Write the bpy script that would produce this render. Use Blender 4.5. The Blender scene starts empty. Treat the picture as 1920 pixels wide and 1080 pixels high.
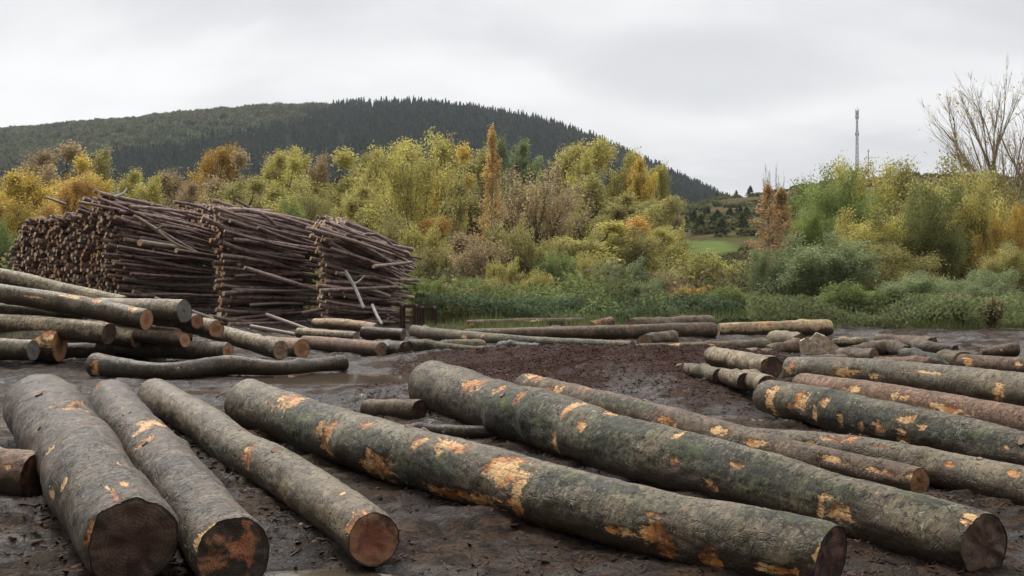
import bpy, math, random
import numpy as np
from mathutils import Vector
R = math.radians
sc = bpy.context.scene
# ------------------------------------------------------------------ camera, sky, sun
EYE, FOC, HOR = 1.8, 2200.0, 505.0          # eye height (m), focal length and horizon row (photo pixels)
K = FOC/1500.0                              # depths below were first measured for a 1500 px focal length
cam = bpy.data.objects.new('camera', bpy.data.cameras.new('camera'))
sc.collection.objects.link(cam); sc.camera = cam
cam.location = (0, 0, EYE); cam.rotation_euler = (R(90), 0, 0)
cam.data.sensor_width = 36; cam.data.lens = 36*FOC/1920
cam.data.shift_y = -(540-HOR)/1920
cam.data.clip_start = 0.05; cam.data.clip_end = 12000
SUN_EL, SUN_AZ = 44, -32                    # sun behind the yard, a little to the left
world = bpy.data.worlds.new('World'); sc.world = world; world.use_nodes = True
nt = world.node_tree; nt.nodes.clear()
def N(nt, typ, **kw):
    n = nt.nodes.new(typ)
    for k, v in kw.items():
        if k.startswith('i_'): n.inputs[k[2:].replace('_', ' ')].default_value = v
        else: setattr(n, k, v)
    return n
L = lambda nt, a, b: nt.links.new(a, b)
def MA(nt, op, a, b=None, c=None, clamp=False):
    m = nt.nodes.new('ShaderNodeMath'); m.operation = op; m.use_clamp = clamp
    for i, x in enumerate((a, b, c)):
        if x is None: continue
        if isinstance(x, (int, float)): m.inputs[i].default_value = x
        else: nt.links.new(x, m.inputs[i])
    return m.outputs[0]
def MIX(nt, fac, a, b, blend='MIX'):
    m = nt.nodes.new('ShaderNodeMix'); m.data_type = 'RGBA'; m.blend_type = blend
    for s, x in ((m.inputs[0], fac), (m.inputs[6], a), (m.inputs[7], b)):
        if isinstance(x, (int, float)): s.default_value = x
        elif isinstance(x, tuple): s.default_value = (*x[:3], 1)
        else: nt.links.new(x, s)
    return m.outputs[2]
def SS(nt, x, lo, hi):                       # smoothstep lo..hi
    m = nt.nodes.new('ShaderNodeMapRange'); m.interpolation_type = 'SMOOTHSTEP'
    m.inputs['From Min'].default_value = lo; m.inputs['From Max'].default_value = hi
    nt.links.new(x, m.inputs['Value']); return m.outputs[0]
def NOISE(nt, vec, scale, detail=4, rough=.55, dist=0.0, mul=None):
    if mul:
        v = nt.nodes.new('ShaderNodeVectorMath'); v.operation = 'MULTIPLY'
        nt.links.new(vec, v.inputs[0]); v.inputs[1].default_value = mul; vec = v.outputs[0]
    n = nt.nodes.new('ShaderNodeTexNoise'); n.inputs['Scale'].default_value = scale
    n.inputs['Detail'].default_value = detail; n.inputs['Roughness'].default_value = rough
    n.inputs['Distortion'].default_value = dist
    nt.links.new(vec, n.inputs['Vector']); return n.outputs['Fac']
sky = N(nt, 'ShaderNodeTexSky', sky_type='NISHITA', sun_disc=False, sun_elevation=R(SUN_EL), sun_rotation=R(SUN_AZ))
skyc = N(nt, 'ShaderNodeVectorMath', operation='SCALE'); L(nt, sky.outputs[0], skyc.inputs[0]); skyc.inputs['Scale'].default_value = 0.1
tc = N(nt, 'ShaderNodeTexCoord')
sx = N(nt, 'ShaderNodeSeparateXYZ'); L(nt, tc.outputs['Generated'], sx.inputs[0])
zz = MA(nt, 'ADD', MA(nt, 'MAXIMUM', sx.outputs[2], 0.0), 0.16)
cv = N(nt, 'ShaderNodeCombineXYZ')
L(nt, MA(nt, 'DIVIDE', sx.outputs[0], zz), cv.inputs[0]); L(nt, MA(nt, 'DIVIDE', sx.outputs[1], zz), cv.inputs[1])
cv.inputs[2].default_value = 3.1
cl = SS(nt, NOISE(nt, cv.outputs[0], .55, 6, .48, .3), .44, .62)
cl2 = NOISE(nt, cv.outputs[0], 1.9, 6, .55, .2)
cloud = MIX(nt, cl, (1.04, 1.03, 1.03), (.74, .745, .765))
cloud = MIX(nt, MA(nt, 'MULTIPLY', SS(nt, cl2, .40, .75), .7), cloud, (.93, .93, .94))
yy_ = MA(nt, 'MAXIMUM', sx.outputs[1], .05)
wob = MA(nt, 'MULTIPLY', MA(nt, 'SUBTRACT', NOISE(nt, tc.outputs['Generated'], 9, 5, .55), .5), 1.1)
du = MA(nt, 'DIVIDE', MA(nt, 'SUBTRACT', MA(nt, 'DIVIDE', sx.outputs[0], yy_), .180), .135)
dv = MA(nt, 'DIVIDE', MA(nt, 'SUBTRACT', MA(nt, 'DIVIDE', sx.outputs[2], yy_), .170), .042)
blob = MA(nt, 'SUBTRACT', MA(nt, 'SUBTRACT', MA(nt, 'ADD', 1.0, wob), MA(nt, 'MULTIPLY', du, du)), MA(nt, 'MULTIPLY', dv, dv))
cloud = MIX(nt, MA(nt, 'MULTIPLY', SS(nt, blob, -.3, .9), .75), cloud, (.70, .71, .73))     # one long grey cloud over the right slope
skymix = MIX(nt, 0.95, skyc.outputs[0], cloud)
zen = MA(nt, 'MULTIPLY_ADD', SS(nt, sx.outputs[2], .28, .95), 1.3, 1.0)      # an overcast sky is brighter overhead
zen = MA(nt, 'MULTIPLY', zen, MA(nt, 'MULTIPLY_ADD', SS(nt, sx.outputs[1], -.75, .25), .70, .30))     # sky dimmed behind the viewer, added to darken surfaces facing the camera
bg = N(nt, 'ShaderNodeBackground'); L(nt, skymix, bg.inputs[0]); L(nt, zen, bg.inputs[1])
wo = N(nt, 'ShaderNodeOutputWorld'); L(nt, bg.outputs[0], wo.inputs[0])
sun = bpy.data.objects.new('sun', bpy.data.lights.new('sun', 'SUN')); sc.collection.objects.link(sun)
sun.data.energy = 2.3; sun.data.angle = R(10); sun.data.color = (1, .93, .82)
sd = Vector((math.sin(R(SUN_AZ))*math.cos(R(SUN_EL)), math.cos(R(SUN_AZ))*math.cos(R(SUN_EL)), math.sin(R(SUN_EL))))
sun.rotation_euler = sd.to_track_quat('Z', 'Y').to_euler(); sun.location = (0, 0, 50)
sc.view_settings.view_transform = 'Standard'; sc.view_settings.look = 'None'
sc.view_settings.exposure = 0.0; sc.view_settings.gamma = 1.0
sc.render.engine = 'CYCLES'
sc.cycles.max_bounces = 5; sc.cycles.diffuse_bounces = 3; sc.cycles.glossy_bounces = 2; sc.cycles.transmission_bounces = 2
sc.cycles.transparent_max_bounces = 4; sc.cycles.volume_bounces = 0
sc.cycles.use_adaptive_sampling = True; sc.cycles.adaptive_threshold = 0.012; sc.cycles.use_denoising = True

# ------------------------------------------------------------------ helpers
def _hash(ix, iy, iz):
    n = (ix.astype(np.int64)*374761393 + iy.astype(np.int64)*668265263 + iz.astype(np.int64)*2147483647) & 0x7fffffff
    n = ((n ^ (n >> 13))*1274126177) & 0x7fffffff
    n = ((n ^ (n >> 15))*668265263) & 0x7fffffff
    return ((n ^ (n >> 16)) & 0xffff)/65535.0
def vnoise(x, y, z=0.0):
    x, y, z = np.broadcast_arrays(np.asarray(x, float), np.asarray(y, float), np.asarray(z, float))
    fx, fy, fz = np.floor(x), np.floor(y), np.floor(z)
    tx, ty, tz = x-fx, y-fy, z-fz
    tx, ty, tz = (t*t*(3-2*t) for t in (tx, ty, tz))
    out = 0
    for a in (0, 1):
        for b in (0, 1):
            for c in (0, 1):
                out = out + _hash(fx+a, fy+b, fz+c)*(tx if a else 1-tx)*(ty if b else 1-ty)*(tz if c else 1-tz)
    return out
def fbm(x, y, z=0.0, o=4):
    s, a, t = 0, 1., 0
    for i in range(o):
        s = s + a*vnoise(np.asarray(x)*2**i+17.3*i, np.asarray(y)*2**i-9.1*i, np.asarray(z)*2**i+3.7*i); t += a; a *= .5
    return s/t - .5
def sstep(x, a, b):
    t = np.clip((x-a)/(b-a), 0, 1); return t*t*(3-2*t)
def link(o, parent=None):
    sc.collection.objects.link(o)
    if parent is not None: o.parent = parent
    return o
def tag(o, label=None, cat=None, group=None, kind=None):
    if label: o['label'] = label
    if cat: o['category'] = cat
    if group: o['group'] = group
    if kind: o['kind'] = kind
    return o
def empty(name, loc, rz=0):
    o = bpy.data.objects.new(name, None); o.location = loc; o.rotation_euler = (0, 0, rz); o.empty_display_size = .2
    return link(o)
def mesh_np(name, verts, faces, mats=(), smooth=False, midx=None, attrs=None):
    """verts (n,3); faces: list of (m,k) arrays"""
    me = bpy.data.meshes.new(name)
    if not isinstance(faces, (list, tuple)): faces = [faces]
    faces = [f for f in faces if len(f)]
    verts = np.asarray(verts, np.float32)
    me.vertices.add(len(verts)); me.vertices.foreach_set('co', verts.ravel())
    idx = np.concatenate([np.asarray(f, np.int32).ravel() for f in faces])
    tot = np.concatenate([np.full(len(f), f.shape[1], np.int32) for f in faces])
    me.loops.add(len(idx)); me.loops.foreach_set('vertex_index', idx)
    st = np.concatenate([[0], np.cumsum(tot)[:-1]]).astype(np.int32)
    me.polygons.add(len(tot)); me.polygons.foreach_set('loop_start', st); me.polygons.foreach_set('loop_total', tot)
    if midx is not None: me.polygons.foreach_set('material_index', np.asarray(midx, np.int32))
    me.polygons.foreach_set('use_smooth', np.full(len(tot), smooth))
    for m in mats: me.materials.append(m)
    for k, (ty, v) in (attrs or {}).items():
        a = me.attributes.new(k, ty, 'POINT')
        a.data.foreach_set({'FLOAT': 'value', 'FLOAT_VECTOR': 'vector', 'FLOAT_COLOR': 'color'}[ty], np.asarray(v, np.float32).ravel())
    me.update(calc_edges=True); me.validate()
    return me
def obj(name, me, parent=None): return link(bpy.data.objects.new(name, me), parent)
class MB:                                     # collects tubes / boxes / leaves
    def __init__(s): s.v = []; s.q = []; s.t = []; s.n = 0; s.mq = []; s.mt = []; s.g = []; s.mg = []
    def add(s, v, q=None, t=None, m=0):
        v = np.asarray(v, float)
        if q is not None and len(q): s.q.append(np.asarray(q)+s.n); s.mq.append(np.full(len(q), m))
        if t is not None and len(t): s.t.append(np.asarray(t)+s.n); s.mt.append(np.full(len(t), m))
        s.v.append(v); s.n += len(v)
    def tube(s, P, rad, k=6, m=0, capm=None, ph=0.0):
        P = np.asarray(P, float); n = len(P); rad = np.broadcast_to(rad, (n,))
        T = np.gradient(P, axis=0); T /= np.linalg.norm(T, axis=1)[:, None]+1e-9
        ref = np.array([0, 0, 1.]) if abs(T[0][2]) < .9 else np.array([1., 0, 0])
        A = np.cross(T, ref); A /= np.linalg.norm(A, axis=1)[:, None]+1e-9
        B = np.cross(A, T)
        th = np.arange(k)*2*math.pi/k+ph
        v = P[:, None, :]+rad[:, None, None]*(A[:, None, :]*np.cos(th)[None, :, None]+B[:, None, :]*np.sin(th)[None, :, None])
        i = np.arange(n-1)[:, None]*k; j = np.arange(k)[None, :]; j2 = (j+1) % k
        q = np.stack([i+j, i+j2, i+k+j2, i+k+j], -1).reshape(-1, 4)
        s.add(v.reshape(-1, 3), q, m=m)
        if capm is not None:
            for e, c in ((0, P[0]), (n-1, P[-1])):
                base = v[e]; vv = np.vstack([base, c[None]])
                t = np.array([[a, (a+1) % k, k] if e else [(a+1) % k, a, k] for a in range(k)])
                s.add(vv, t=t, m=capm)
    def box(s, c, d, m=0, rz=0):
        c = np.asarray(c, float); d = np.asarray(d, float)/2
        v = np.array([[x, y, z] for x in (-1, 1) for y in (-1, 1) for z in (-1, 1)])*d
        cz, sz = math.cos(rz), math.sin(rz)
        v = np.stack([v[:, 0]*cz-v[:, 1]*sz, v[:, 0]*sz+v[:, 1]*cz, v[:, 2]], 1)+c
        s.add(v, [[0, 1, 3, 2], [4, 6, 7, 5], [0, 4, 5, 1], [2, 3, 7, 6], [0, 2, 6, 4], [1, 5, 7, 3]], m=m)
    def leaves(s, C, size, rng, asp=.6, m=0, up=0.0):
        n = len(C)
        a = rng.normal(size=(n, 3)); a[:, 2] *= (1-up*.5); a /= np.linalg.norm(a, axis=1)[:, None]+1e-9
        b = rng.normal(size=(n, 3)); b -= (a*b).sum(1)[:, None]*a; b /= np.linalg.norm(b, axis=1)[:, None]+1e-9
        sz = size*rng.uniform(.6, 1.35, n)[:, None]
        a = a*sz*.5; b = b*sz*asp*.5
        v = np.stack([C-a, C+b*1.0-a*.1, C+a, C-b-a*.1], 1).reshape(-1, 3)
        s.add(v, (np.arange(n)[:, None]*4+np.arange(4)[None]), m=m)
    def mesh(s, name, mats, smooth=False):
        f, mi = [], []
        if s.q: f.append(np.concatenate(s.q)); mi.append(np.concatenate(s.mq))
        if s.t: f.append(np.concatenate(s.t)); mi.append(np.concatenate(s.mt))
        return mesh_np(name, np.concatenate(s.v), f, mats, smooth, np.concatenate(mi))
def W(u, v, Y): Y = Y*K; return np.array([(u-960)/FOC*Y, Y, EYE-(v-HOR)*Y/FOC])   # photo point at measured depth Y -> world

# ------------------------------------------------------------------ materials
def newmat(name):
    m = bpy.data.materials.new(name); m.use_nodes = True; t = m.node_tree
    p = t.nodes['Principled BSDF']; return m, t, p
def bump(t, p, h, strength=.5, dist=.01):
    b = t.nodes.new('ShaderNodeBump'); b.inputs['Strength'].default_value = strength; b.inputs['Distance'].default_value = dist
    t.links.new(h, b.inputs['Height']); t.links.new(b.outputs[0], p.inputs['Normal'])
def attr(t, name, vec=False):
    a = t.nodes.new('ShaderNodeAttribute'); a.attribute_name = name
    return a.outputs['Vector'] if vec else a.outputs['Fac']
def bark_mat(name, c1, c2, lichen=.5, crack=.5, green=.3, rough=.58, streak=.4, red=.3, wrinkle=.5):
    m, t, p = newmat(name)
    v = attr(t, 'lc', True); wd = attr(t, 'wound'); ms = attr(t, 'moss'); up = attr(t, 'up')
    n0 = NOISE(t, v, 1.3, 4, .6, .3); n1 = NOISE(t, v, 3.1, 7, .68, .4); n2 = NOISE(t, v, 9, 7, .72, .2); fine = NOISE(t, v, 42, 6, .78)
    col = MIX(t, SS(t, n1, .40, .58), (c1[0]*.62, c1[1]*.585, c1[2]*.52), (c2[0]*.95, c2[1]*.89, c2[2]*.78))
    col = MIX(t, MA(t, 'MULTIPLY', SS(t, n0, .42, .7), .55), col, tuple(x*.5 for x in c1))
    # bands running round the stem
    st = NOISE(t, v, 1, 5, .62, .6, mul=(22, 5, 5))
    col = MIX(t, MA(t, 'MULTIPLY', SS(t, st, .50, .70), streak), col, tuple(min(1, x*1.55) for x in c2))
    wr = NOISE(t, v, 1, 5, .66, 1.0, mul=(27, 10, 10))
    col = MIX(t, MA(t, 'MULTIPLY', SS(t, wr, .51, .56), min(.95, .35+.6*wrinkle)), col, tuple(x*.22 for x in c1))
    col = MIX(t, MA(t, 'MULTIPLY', SS(t, n2, .50, .62), .6), col, tuple(x*.42 for x in c1))
    # algae and rust tints
    col = MIX(t, MA(t, 'MULTIPLY', SS(t, NOISE(t, v, 2.2, 6, .7, .4), .48, .66), green), col, (.105, .115, .055))
    col = MIX(t, MA(t, 'MULTIPLY', SS(t, NOISE(t, v, 3.3, 7, .75, .3), .53, .66), red), col, (.17, .080, .055))
    col = MIX(t, MA(t, 'MULTIPLY', SS(t, MA(t, 'ADD', ms, MA(t, 'MULTIPLY', MA(t, 'SUBTRACT', n1, .5), 2.4)), .35, .70), .6), col, MIX(t, n2, (.060, .068, .030), (.175, .180, .100)))     # algae film round the moss
    # black flecks
    fk = MA(t, 'MULTIPLY', SS(t, NOISE(t, v, 1, 3, .6, .5, mul=(17, 24, 24)), .59, .63), SS(t, n1, .30, .55))
    col = MIX(t, MA(t, 'MULTIPLY', fk, .9), col, (.014, .011, .010))
    col = MIX(t, MA(t, 'MULTIPLY', SS(t, fine, .50, .60), .3), col, tuple(x*.35 for x in c1))
    col = MIX(t, MA(t, 'MULTIPLY', SS(t, fine, .46, .38), .35), col, tuple(min(1, x*1.5) for x in c2))
    # lichen specks
    lm = MA(t, 'MULTIPLY', SS(t, NOISE(t, v, 33, 4, .8), .57, .62), SS(t, NOISE(t, v, 2.6, 5, .7), .46, .60))
    col = MIX(t, MA(t, 'MULTIPLY', lm, lichen), col, (.42, .41, .32))
    # cracks
    ck = t.nodes.new('ShaderNodeTexVoronoi'); ck.feature = 'DISTANCE_TO_EDGE'; ck.inputs['Scale'].default_value = 1.0
    vm = t.nodes.new('ShaderNodeVectorMath'); vm.operation = 'MULTIPLY_ADD'; vm.inputs[1].default_value = (7, 10, 10)
    nz3 = t.nodes.new('ShaderNodeTexNoise'); nz3.inputs['Scale'].default_value = 6; nz3.inputs['Detail'].default_value = 4; t.links.new(v, nz3.inputs['Vector'])
    t.links.new(v, vm.inputs[0]); t.links.new(nz3.outputs['Color'], vm.inputs[2]); t.links.new(vm.outputs[0], ck.inputs['Vector'])
    cr = MA(t, 'MULTIPLY', SS(t, MA(t, 'ADD', ck.outputs['Distance'], MA(t, 'MULTIPLY', n2, .10)), .085, .05), SS(t, n0, .50, .60))
    col = MIX(t, MA(t, 'MULTIPLY', cr, crack), col, (.014, .011, .009))
    # mud on the under side
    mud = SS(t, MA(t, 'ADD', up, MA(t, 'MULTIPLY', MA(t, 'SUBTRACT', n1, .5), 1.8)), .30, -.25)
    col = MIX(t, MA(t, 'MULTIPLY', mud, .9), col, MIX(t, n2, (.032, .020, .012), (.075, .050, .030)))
    # moss
    mo = SS(t, MA(t, 'ADD', ms, MA(t, 'MULTIPLY', MA(t, 'SUBTRACT', NOISE(t, v, 17, 7, .82), .5), 3.4)), .58, .68)
    mcol = MIX(t, SS(t, NOISE(t, v, 4, 4, .7), .48, .66), (.011, .013, .008), (.095, .120, .022))
    col = MIX(t, MA(t, 'MULTIPLY', mo, .85), col, mcol)
    # wounds where the bark is torn off
    wn = MA(t, 'ADD', wd, MA(t, 'MULTIPLY', MA(t, 'SUBTRACT', NOISE(t, v, 1, 6, .72, .5, mul=(9, 22, 22)), .5), 1.7))
    wm = SS(t, wn, .50, .53); edge = MA(t, 'SUBTRACT', SS(t, wn, .34, .47), wm)
    grain = NOISE(t, v, 1, 5, .6, .2, mul=(6, 70, 70)); g2 = NOISE(t, v, 5, 5, .7, .5)
    wc = MIX(t, SS(t, g2, .40, .56), (.20, .070, .025), (.66, .27, .07))
    wc = MIX(t, SS(t, NOISE(t, v, 3.4, 5, .7, .2), .47, .55), wc, (.88, .55, .24))
    wc = MIX(t, MA(t, 'MULTIPLY', SS(t, grain, .50, .62), .6), wc, (.14, .06, .03))
    wc = MIX(t, MA(t, 'MULTIPLY', SS(t, fine, .52, .6), .4), wc, (.10, .05, .03))
    col = MIX(t, MA(t, 'MULTIPLY', edge, MA(t, 'MULTIPLY', SS(t, n2, .4, .6), .7)), col, (.07, .03, .02))
    col = MIX(t, wm, col, wc)
    t.links.new(col, p.inputs['Base Color'])
    rg = MA(t, 'ADD', rough-.30, MA(t, 'MULTIPLY', n2, .42)); t.links.new(rg, p.inputs['Roughness'])
    p.inputs['Specular IOR Level'].default_value = .27
    h = MA(t, 'ADD', MA(t, 'MULTIPLY', fine, .35), MA(t, 'MULTIPLY', n2, .9))
    h = MA(t, 'SUBTRACT', h, MA(t, 'MULTIPLY', wr, .7*wrinkle+.1)); h = MA(t, 'SUBTRACT', h, MA(t, 'MULTIPLY', MA(t, 'ADD', cr, fk), .5))
    h = MA(t, 'ADD', h, MA(t, 'MULTIPLY', mo, .5)); h = MA(t, 'SUBTRACT', h, MA(t, 'MULTIPLY', wm, .35))
    bump(t, p, h, 1.0, .02)
    return m
def end_mat(name, wood, heart, dirt, dirty=.4, rough=.6, hs=.35):
    m, t, p = newmat(name)
    e = attr(t, 'ec', True)
    oi = t.nodes.new('ShaderNodeObjectInfo')
    ofs = t.nodes.new('ShaderNodeCombineXYZ'); t.links.new(MA(t, 'MULTIPLY', oi.outputs['Random'], 40.), ofs.inputs[2])
    va = t.nodes.new('ShaderNodeVectorMath'); va.operation = 'ADD'; t.links.new(e, va.inputs[0]); t.links.new(ofs.outputs[0], va.inputs[1]); v = va.outputs[0]
    ln = t.nodes.new('ShaderNodeVectorMath'); ln.operation = 'LENGTH'; t.links.new(e, ln.inputs[0]); d = ln.outputs['Value']
    nz = NOISE(t, v, 1.6, 5, .6); dd = MA(t, 'ADD', d, MA(t, 'MULTIPLY', MA(t, 'SUBTRACT', nz, .5), .35))
    ring = MA(t, 'SINE', MA(t, 'MULTIPLY', MA(t, 'ADD', d, MA(t, 'MULTIPLY', nz, .14)), 74.0)); ring = MA(t, 'MULTIPLY_ADD', ring, .5, .5)
    col = MIX(t, SS(t, dd, hs, hs+.35), heart, wood)
    col = MIX(t, MA(t, 'MULTIPLY', ring, .5), col, tuple(x*.38 for x in wood))
    saw = NOISE(t, v, 1, 4, .6, .2, mul=(3, 26, 3)); col = MIX(t, MA(t, 'MULTIPLY', SS(t, saw, .45, .7), .4), col, tuple(x*.5 for x in heart))
    dm = SS(t, MA(t, 'ADD', NOISE(t, v, 1.15, 6, .62, .4), MA(t, 'MULTIPLY', d, .10)), .86-dirty*.72, .96-dirty*.72)
    col = MIX(t, dm, col, dirt)
    # radial drying cracks
    sp = t.nodes.new('ShaderNodeSeparateXYZ'); t.links.new(e, sp.inputs[0])
    an = MA(t, 'ARCTAN2', sp.outputs[1], sp.outputs[0])
    ac = t.nodes.new('ShaderNodeCombineXYZ'); t.links.new(MA(t, 'MULTIPLY', an, 2.2), ac.inputs[0]); t.links.new(MA(t, 'MULTIPLY', oi.outputs['Random'], 30.), ac.inputs[1])
    t.links.new(MA(t, 'MULTIPLY', d, .5), ac.inputs[2])
    crk = SS(t, MA(t, 'ABSOLUTE', MA(t, 'SUBTRACT', NOISE(t, ac.outputs[0], 2.0, 2, .5), .5)), .012, .0)
    col = MIX(t, MA(t, 'MULTIPLY', crk, SS(t, d, .9, .3)), col, (.02, .012, .01))
    col = MIX(t, SS(t, dd, .93, 1.0), col, (.045, .032, .022))     # bark rim
    t.links.new(col, p.inputs['Base Color']); p.inputs['Roughness'].default_value = rough
    bump(t, p, MA(t, 'SUBTRACT', MA(t, 'ADD', MA(t, 'MULTIPLY', ring, .15), MA(t, 'ADD', saw, NOISE(t, v, 12, 5, .7))), crk), .7, .008)
    return m
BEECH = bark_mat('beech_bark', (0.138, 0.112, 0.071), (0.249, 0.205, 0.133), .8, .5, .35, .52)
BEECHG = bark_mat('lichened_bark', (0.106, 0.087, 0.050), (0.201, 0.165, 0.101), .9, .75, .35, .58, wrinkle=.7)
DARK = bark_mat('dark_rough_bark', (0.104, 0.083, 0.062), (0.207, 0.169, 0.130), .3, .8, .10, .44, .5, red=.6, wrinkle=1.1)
SMOOTH = bark_mat('smooth_bark', (0.154, 0.122, 0.074), (0.233, 0.189, 0.119), .35, .3, .2, .5, .35, wrinkle=.15)
BROWN = bark_mat('brown_bark', (0.127, 0.083, 0.050), (0.233, 0.163, 0.102), .25, .6, .15, .65, .35, red=.75)
PALE = bark_mat('pale_bark', (0.254, 0.202, 0.126), (0.445, 0.364, 0.239), .6, .4, .25, .6, .5)
PEEL = bark_mat('peeled_wood', (0.509, 0.364, 0.210), (0.678, 0.512, 0.311), .1, .35, .05, .7, .3, red=.5, wrinkle=.1)
REDW = bark_mat('reddish_peeled_wood', (0.201, 0.103, 0.059), (0.329, 0.187, 0.109), .2, .4, .1, .62, .3, red=.7, wrinkle=.3)
BLACK = bark_mat('wet_black_bark', (0.048, 0.035, 0.024), (0.133, 0.100, 0.071), .2, .6, .15, .42, .3)
OLIVE = bark_mat('olive_bark', (0.117, 0.091, 0.047), (0.212, 0.167, 0.091), .4, .5, .4, .62, .35)
E_DARK = end_mat('weathered_end', (.165, .100, .066), (.125, .060, .040), (.062, .040, .030), .42, .6)
E_MIX = end_mat('half_dirty_end', (.46, .20, .085), (.42, .15, .06), (.050, .033, .023), .56, .5)
E_RED = end_mat('red_hearted_end', (.36, .17, .085), (.26, .070, .035), (.11, .045, .028), .34, .5)
E_ORG = end_mat('orange_end', (.46, .24, .11), (.30, .13, .055), (.10, .05, .025), .30, .55)
E_TAN = end_mat('tan_end', (.36, .24, .15), (.28, .15, .08), (.11, .08, .06), .4, .65)
E_GREY = end_mat('grey_end', (.17, .165, .14), (.14, .13, .115), (.10, .10, .085), .5, .8)
E_RDK = end_mat('dark_red_end', (.22, .095, .055), (.10, .042, .028), (.04, .024, .018), .5, .5)
def foliage(name, transl=.35, dark=.45):
    m, t, p = newmat(name)
    oi = t.nodes.new('ShaderNodeObjectInfo'); g = t.nodes.new('ShaderNodeNewGeometry')
    ri = g.outputs['Random Per Island']
    tcx = t.nodes.new('ShaderNodeTexCoord')
    n = NOISE(t, tcx.outputs['Object'], .55, 3, .6); nb = NOISE(t, tcx.outputs['Object'], .075, 3, .65)
    hs = t.nodes.new('ShaderNodeHueSaturation'); t.links.new(oi.outputs['Color'], hs.inputs['Color'])
    t.links.new(MA(t, 'ADD', .472, MA(t, 'MULTIPLY', n, .056)), hs.inputs['Hue'])
    t.links.new(MA(t, 'MULTIPLY_ADD', MA(t, 'FRACT', MA(t, 'MULTIPLY', ri, 7.3)), .35, .75), hs.inputs['Saturation'])
    val = MA(t, 'MULTIPLY', MA(t, 'MULTIPLY_ADD', ri, .9, .55), MA(t, 'MULTIPLY', MA(t, 'MULTIPLY_ADD', n, 1.1, .45), MA(t, 'MULTIPLY_ADD', SS(t, nb, .38, .62), .55, .70)))
    t.links.new(val, hs.inputs['Value'])
    col = MIX(t, MA(t, 'MULTIPLY', SS(t, ri, .9, .98), .5), hs.outputs[0], (.16, .10, .04))
    t.links.new(col, p.inputs['Base Color']); p.inputs['Roughness'].default_value = .7; p.inputs['Specular IOR Level'].default_value = .2
    tr = t.nodes.new('ShaderNodeBsdfTranslucent'); t.links.new(col, tr.inputs['Color'])
    mx = t.nodes.new('ShaderNodeMixShader'); mx.inputs[0].default_value = transl
    t.links.new(p.outputs[0], mx.inputs[1]); t.links.new(tr.outputs[0], mx.inputs[2])
    t.links.new(mx.outputs[0], t.nodes['Material Output'].inputs[0])
    return m
LEAF = foliage('leaves', .48)
def plain(name, col, rough=.7, metal=0, var=.5, scale=6, col2=None, sp=.4):
    m, t, p = newmat(name); tcx = t.nodes.new('ShaderNodeTexCoord')
    n = NOISE(t, tcx.outputs['Object'], scale, 6, .65)
    c = MIX(t, SS(t, n, .35, .65), col, col2 or tuple(x*(1-var) for x in col))
    t.links.new(c, p.inputs['Base Color']); p.inputs['Roughness'].default_value = rough; p.inputs['Metallic'].default_value = metal
    p.inputs['Specular IOR Level'].default_value = sp
    bump(t, p, NOISE(t, tcx.outputs['Object'], scale*5, 4), .4, .01)
    return m
TWIG = plain('twigs', (.15, .12, .09), .8, var=.45, scale=3)
TWIGP = plain('pale_twigs', (.44, .36, .25), .8, var=.4, scale=3)
RUST = plain('rusty_steel', (.075, .035, .022), .7, .3, scale=14)
STEEL = plain('galvanised_steel', (.16, .165, .18), .5, .4, scale=3, var=.3)

KNOT = plain('knot_bark', (.085, .068, .048), .6, var=.5, scale=30)
KNOTE = plain('knot_face', (.30, .17, .085), .6, var=.6, scale=40)
# ------------------------------------------------------------------ terrain
RIDGE_U = [-900, -300, 0, 100, 200, 300, 400, 500, 600, 700, 760, 820, 900, 1000, 1100, 1200, 1300, 1345, 1450, 1700, 3000]
RIDGE_V = [306, 268, 256, 248, 240, 229, 220, 213, 210, 205, 203, 206, 216, 234, 265, 308, 354, 374, 415, 470, 505]
LOW_U = [-900, 0, 500, 800, 900, 1100, 1230, 1300, 1345, 1430, 1480, 1560, 1700, 1920, 3000]
LOW_V = [440, 440, 436, 420, 414, 425, 402, 381, 366, 359, 347, 336, 325, 324, 330]
PUD = [(-1.15, 4.62, .62, .34, .13), (-2.5, 13.6, 1.9, .75, .11), (-6.3, 9.9, 1.0, .5, .12), (2.75, 9.9, 1.3, .28, .12),
       (-1.0, 12.4, .8, .3, .10), (-.75, 6.9, .5, .22, .10), (1.3, 5.2, .3, .16, .1), (-5.2, 12.0, .8, .3, .1), (0.2, 11.5, 1.0, .25, .1)]
PUD = [(a, b*K, c, d*K, e) for a, b, c, d, e in PUD]
def mulchf(x, y):
    y = y/K
    d = ((x-1.7)/4.0)**4+((y-14.0)/2.7)**2
    return np.exp(-d*1.15)
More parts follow.
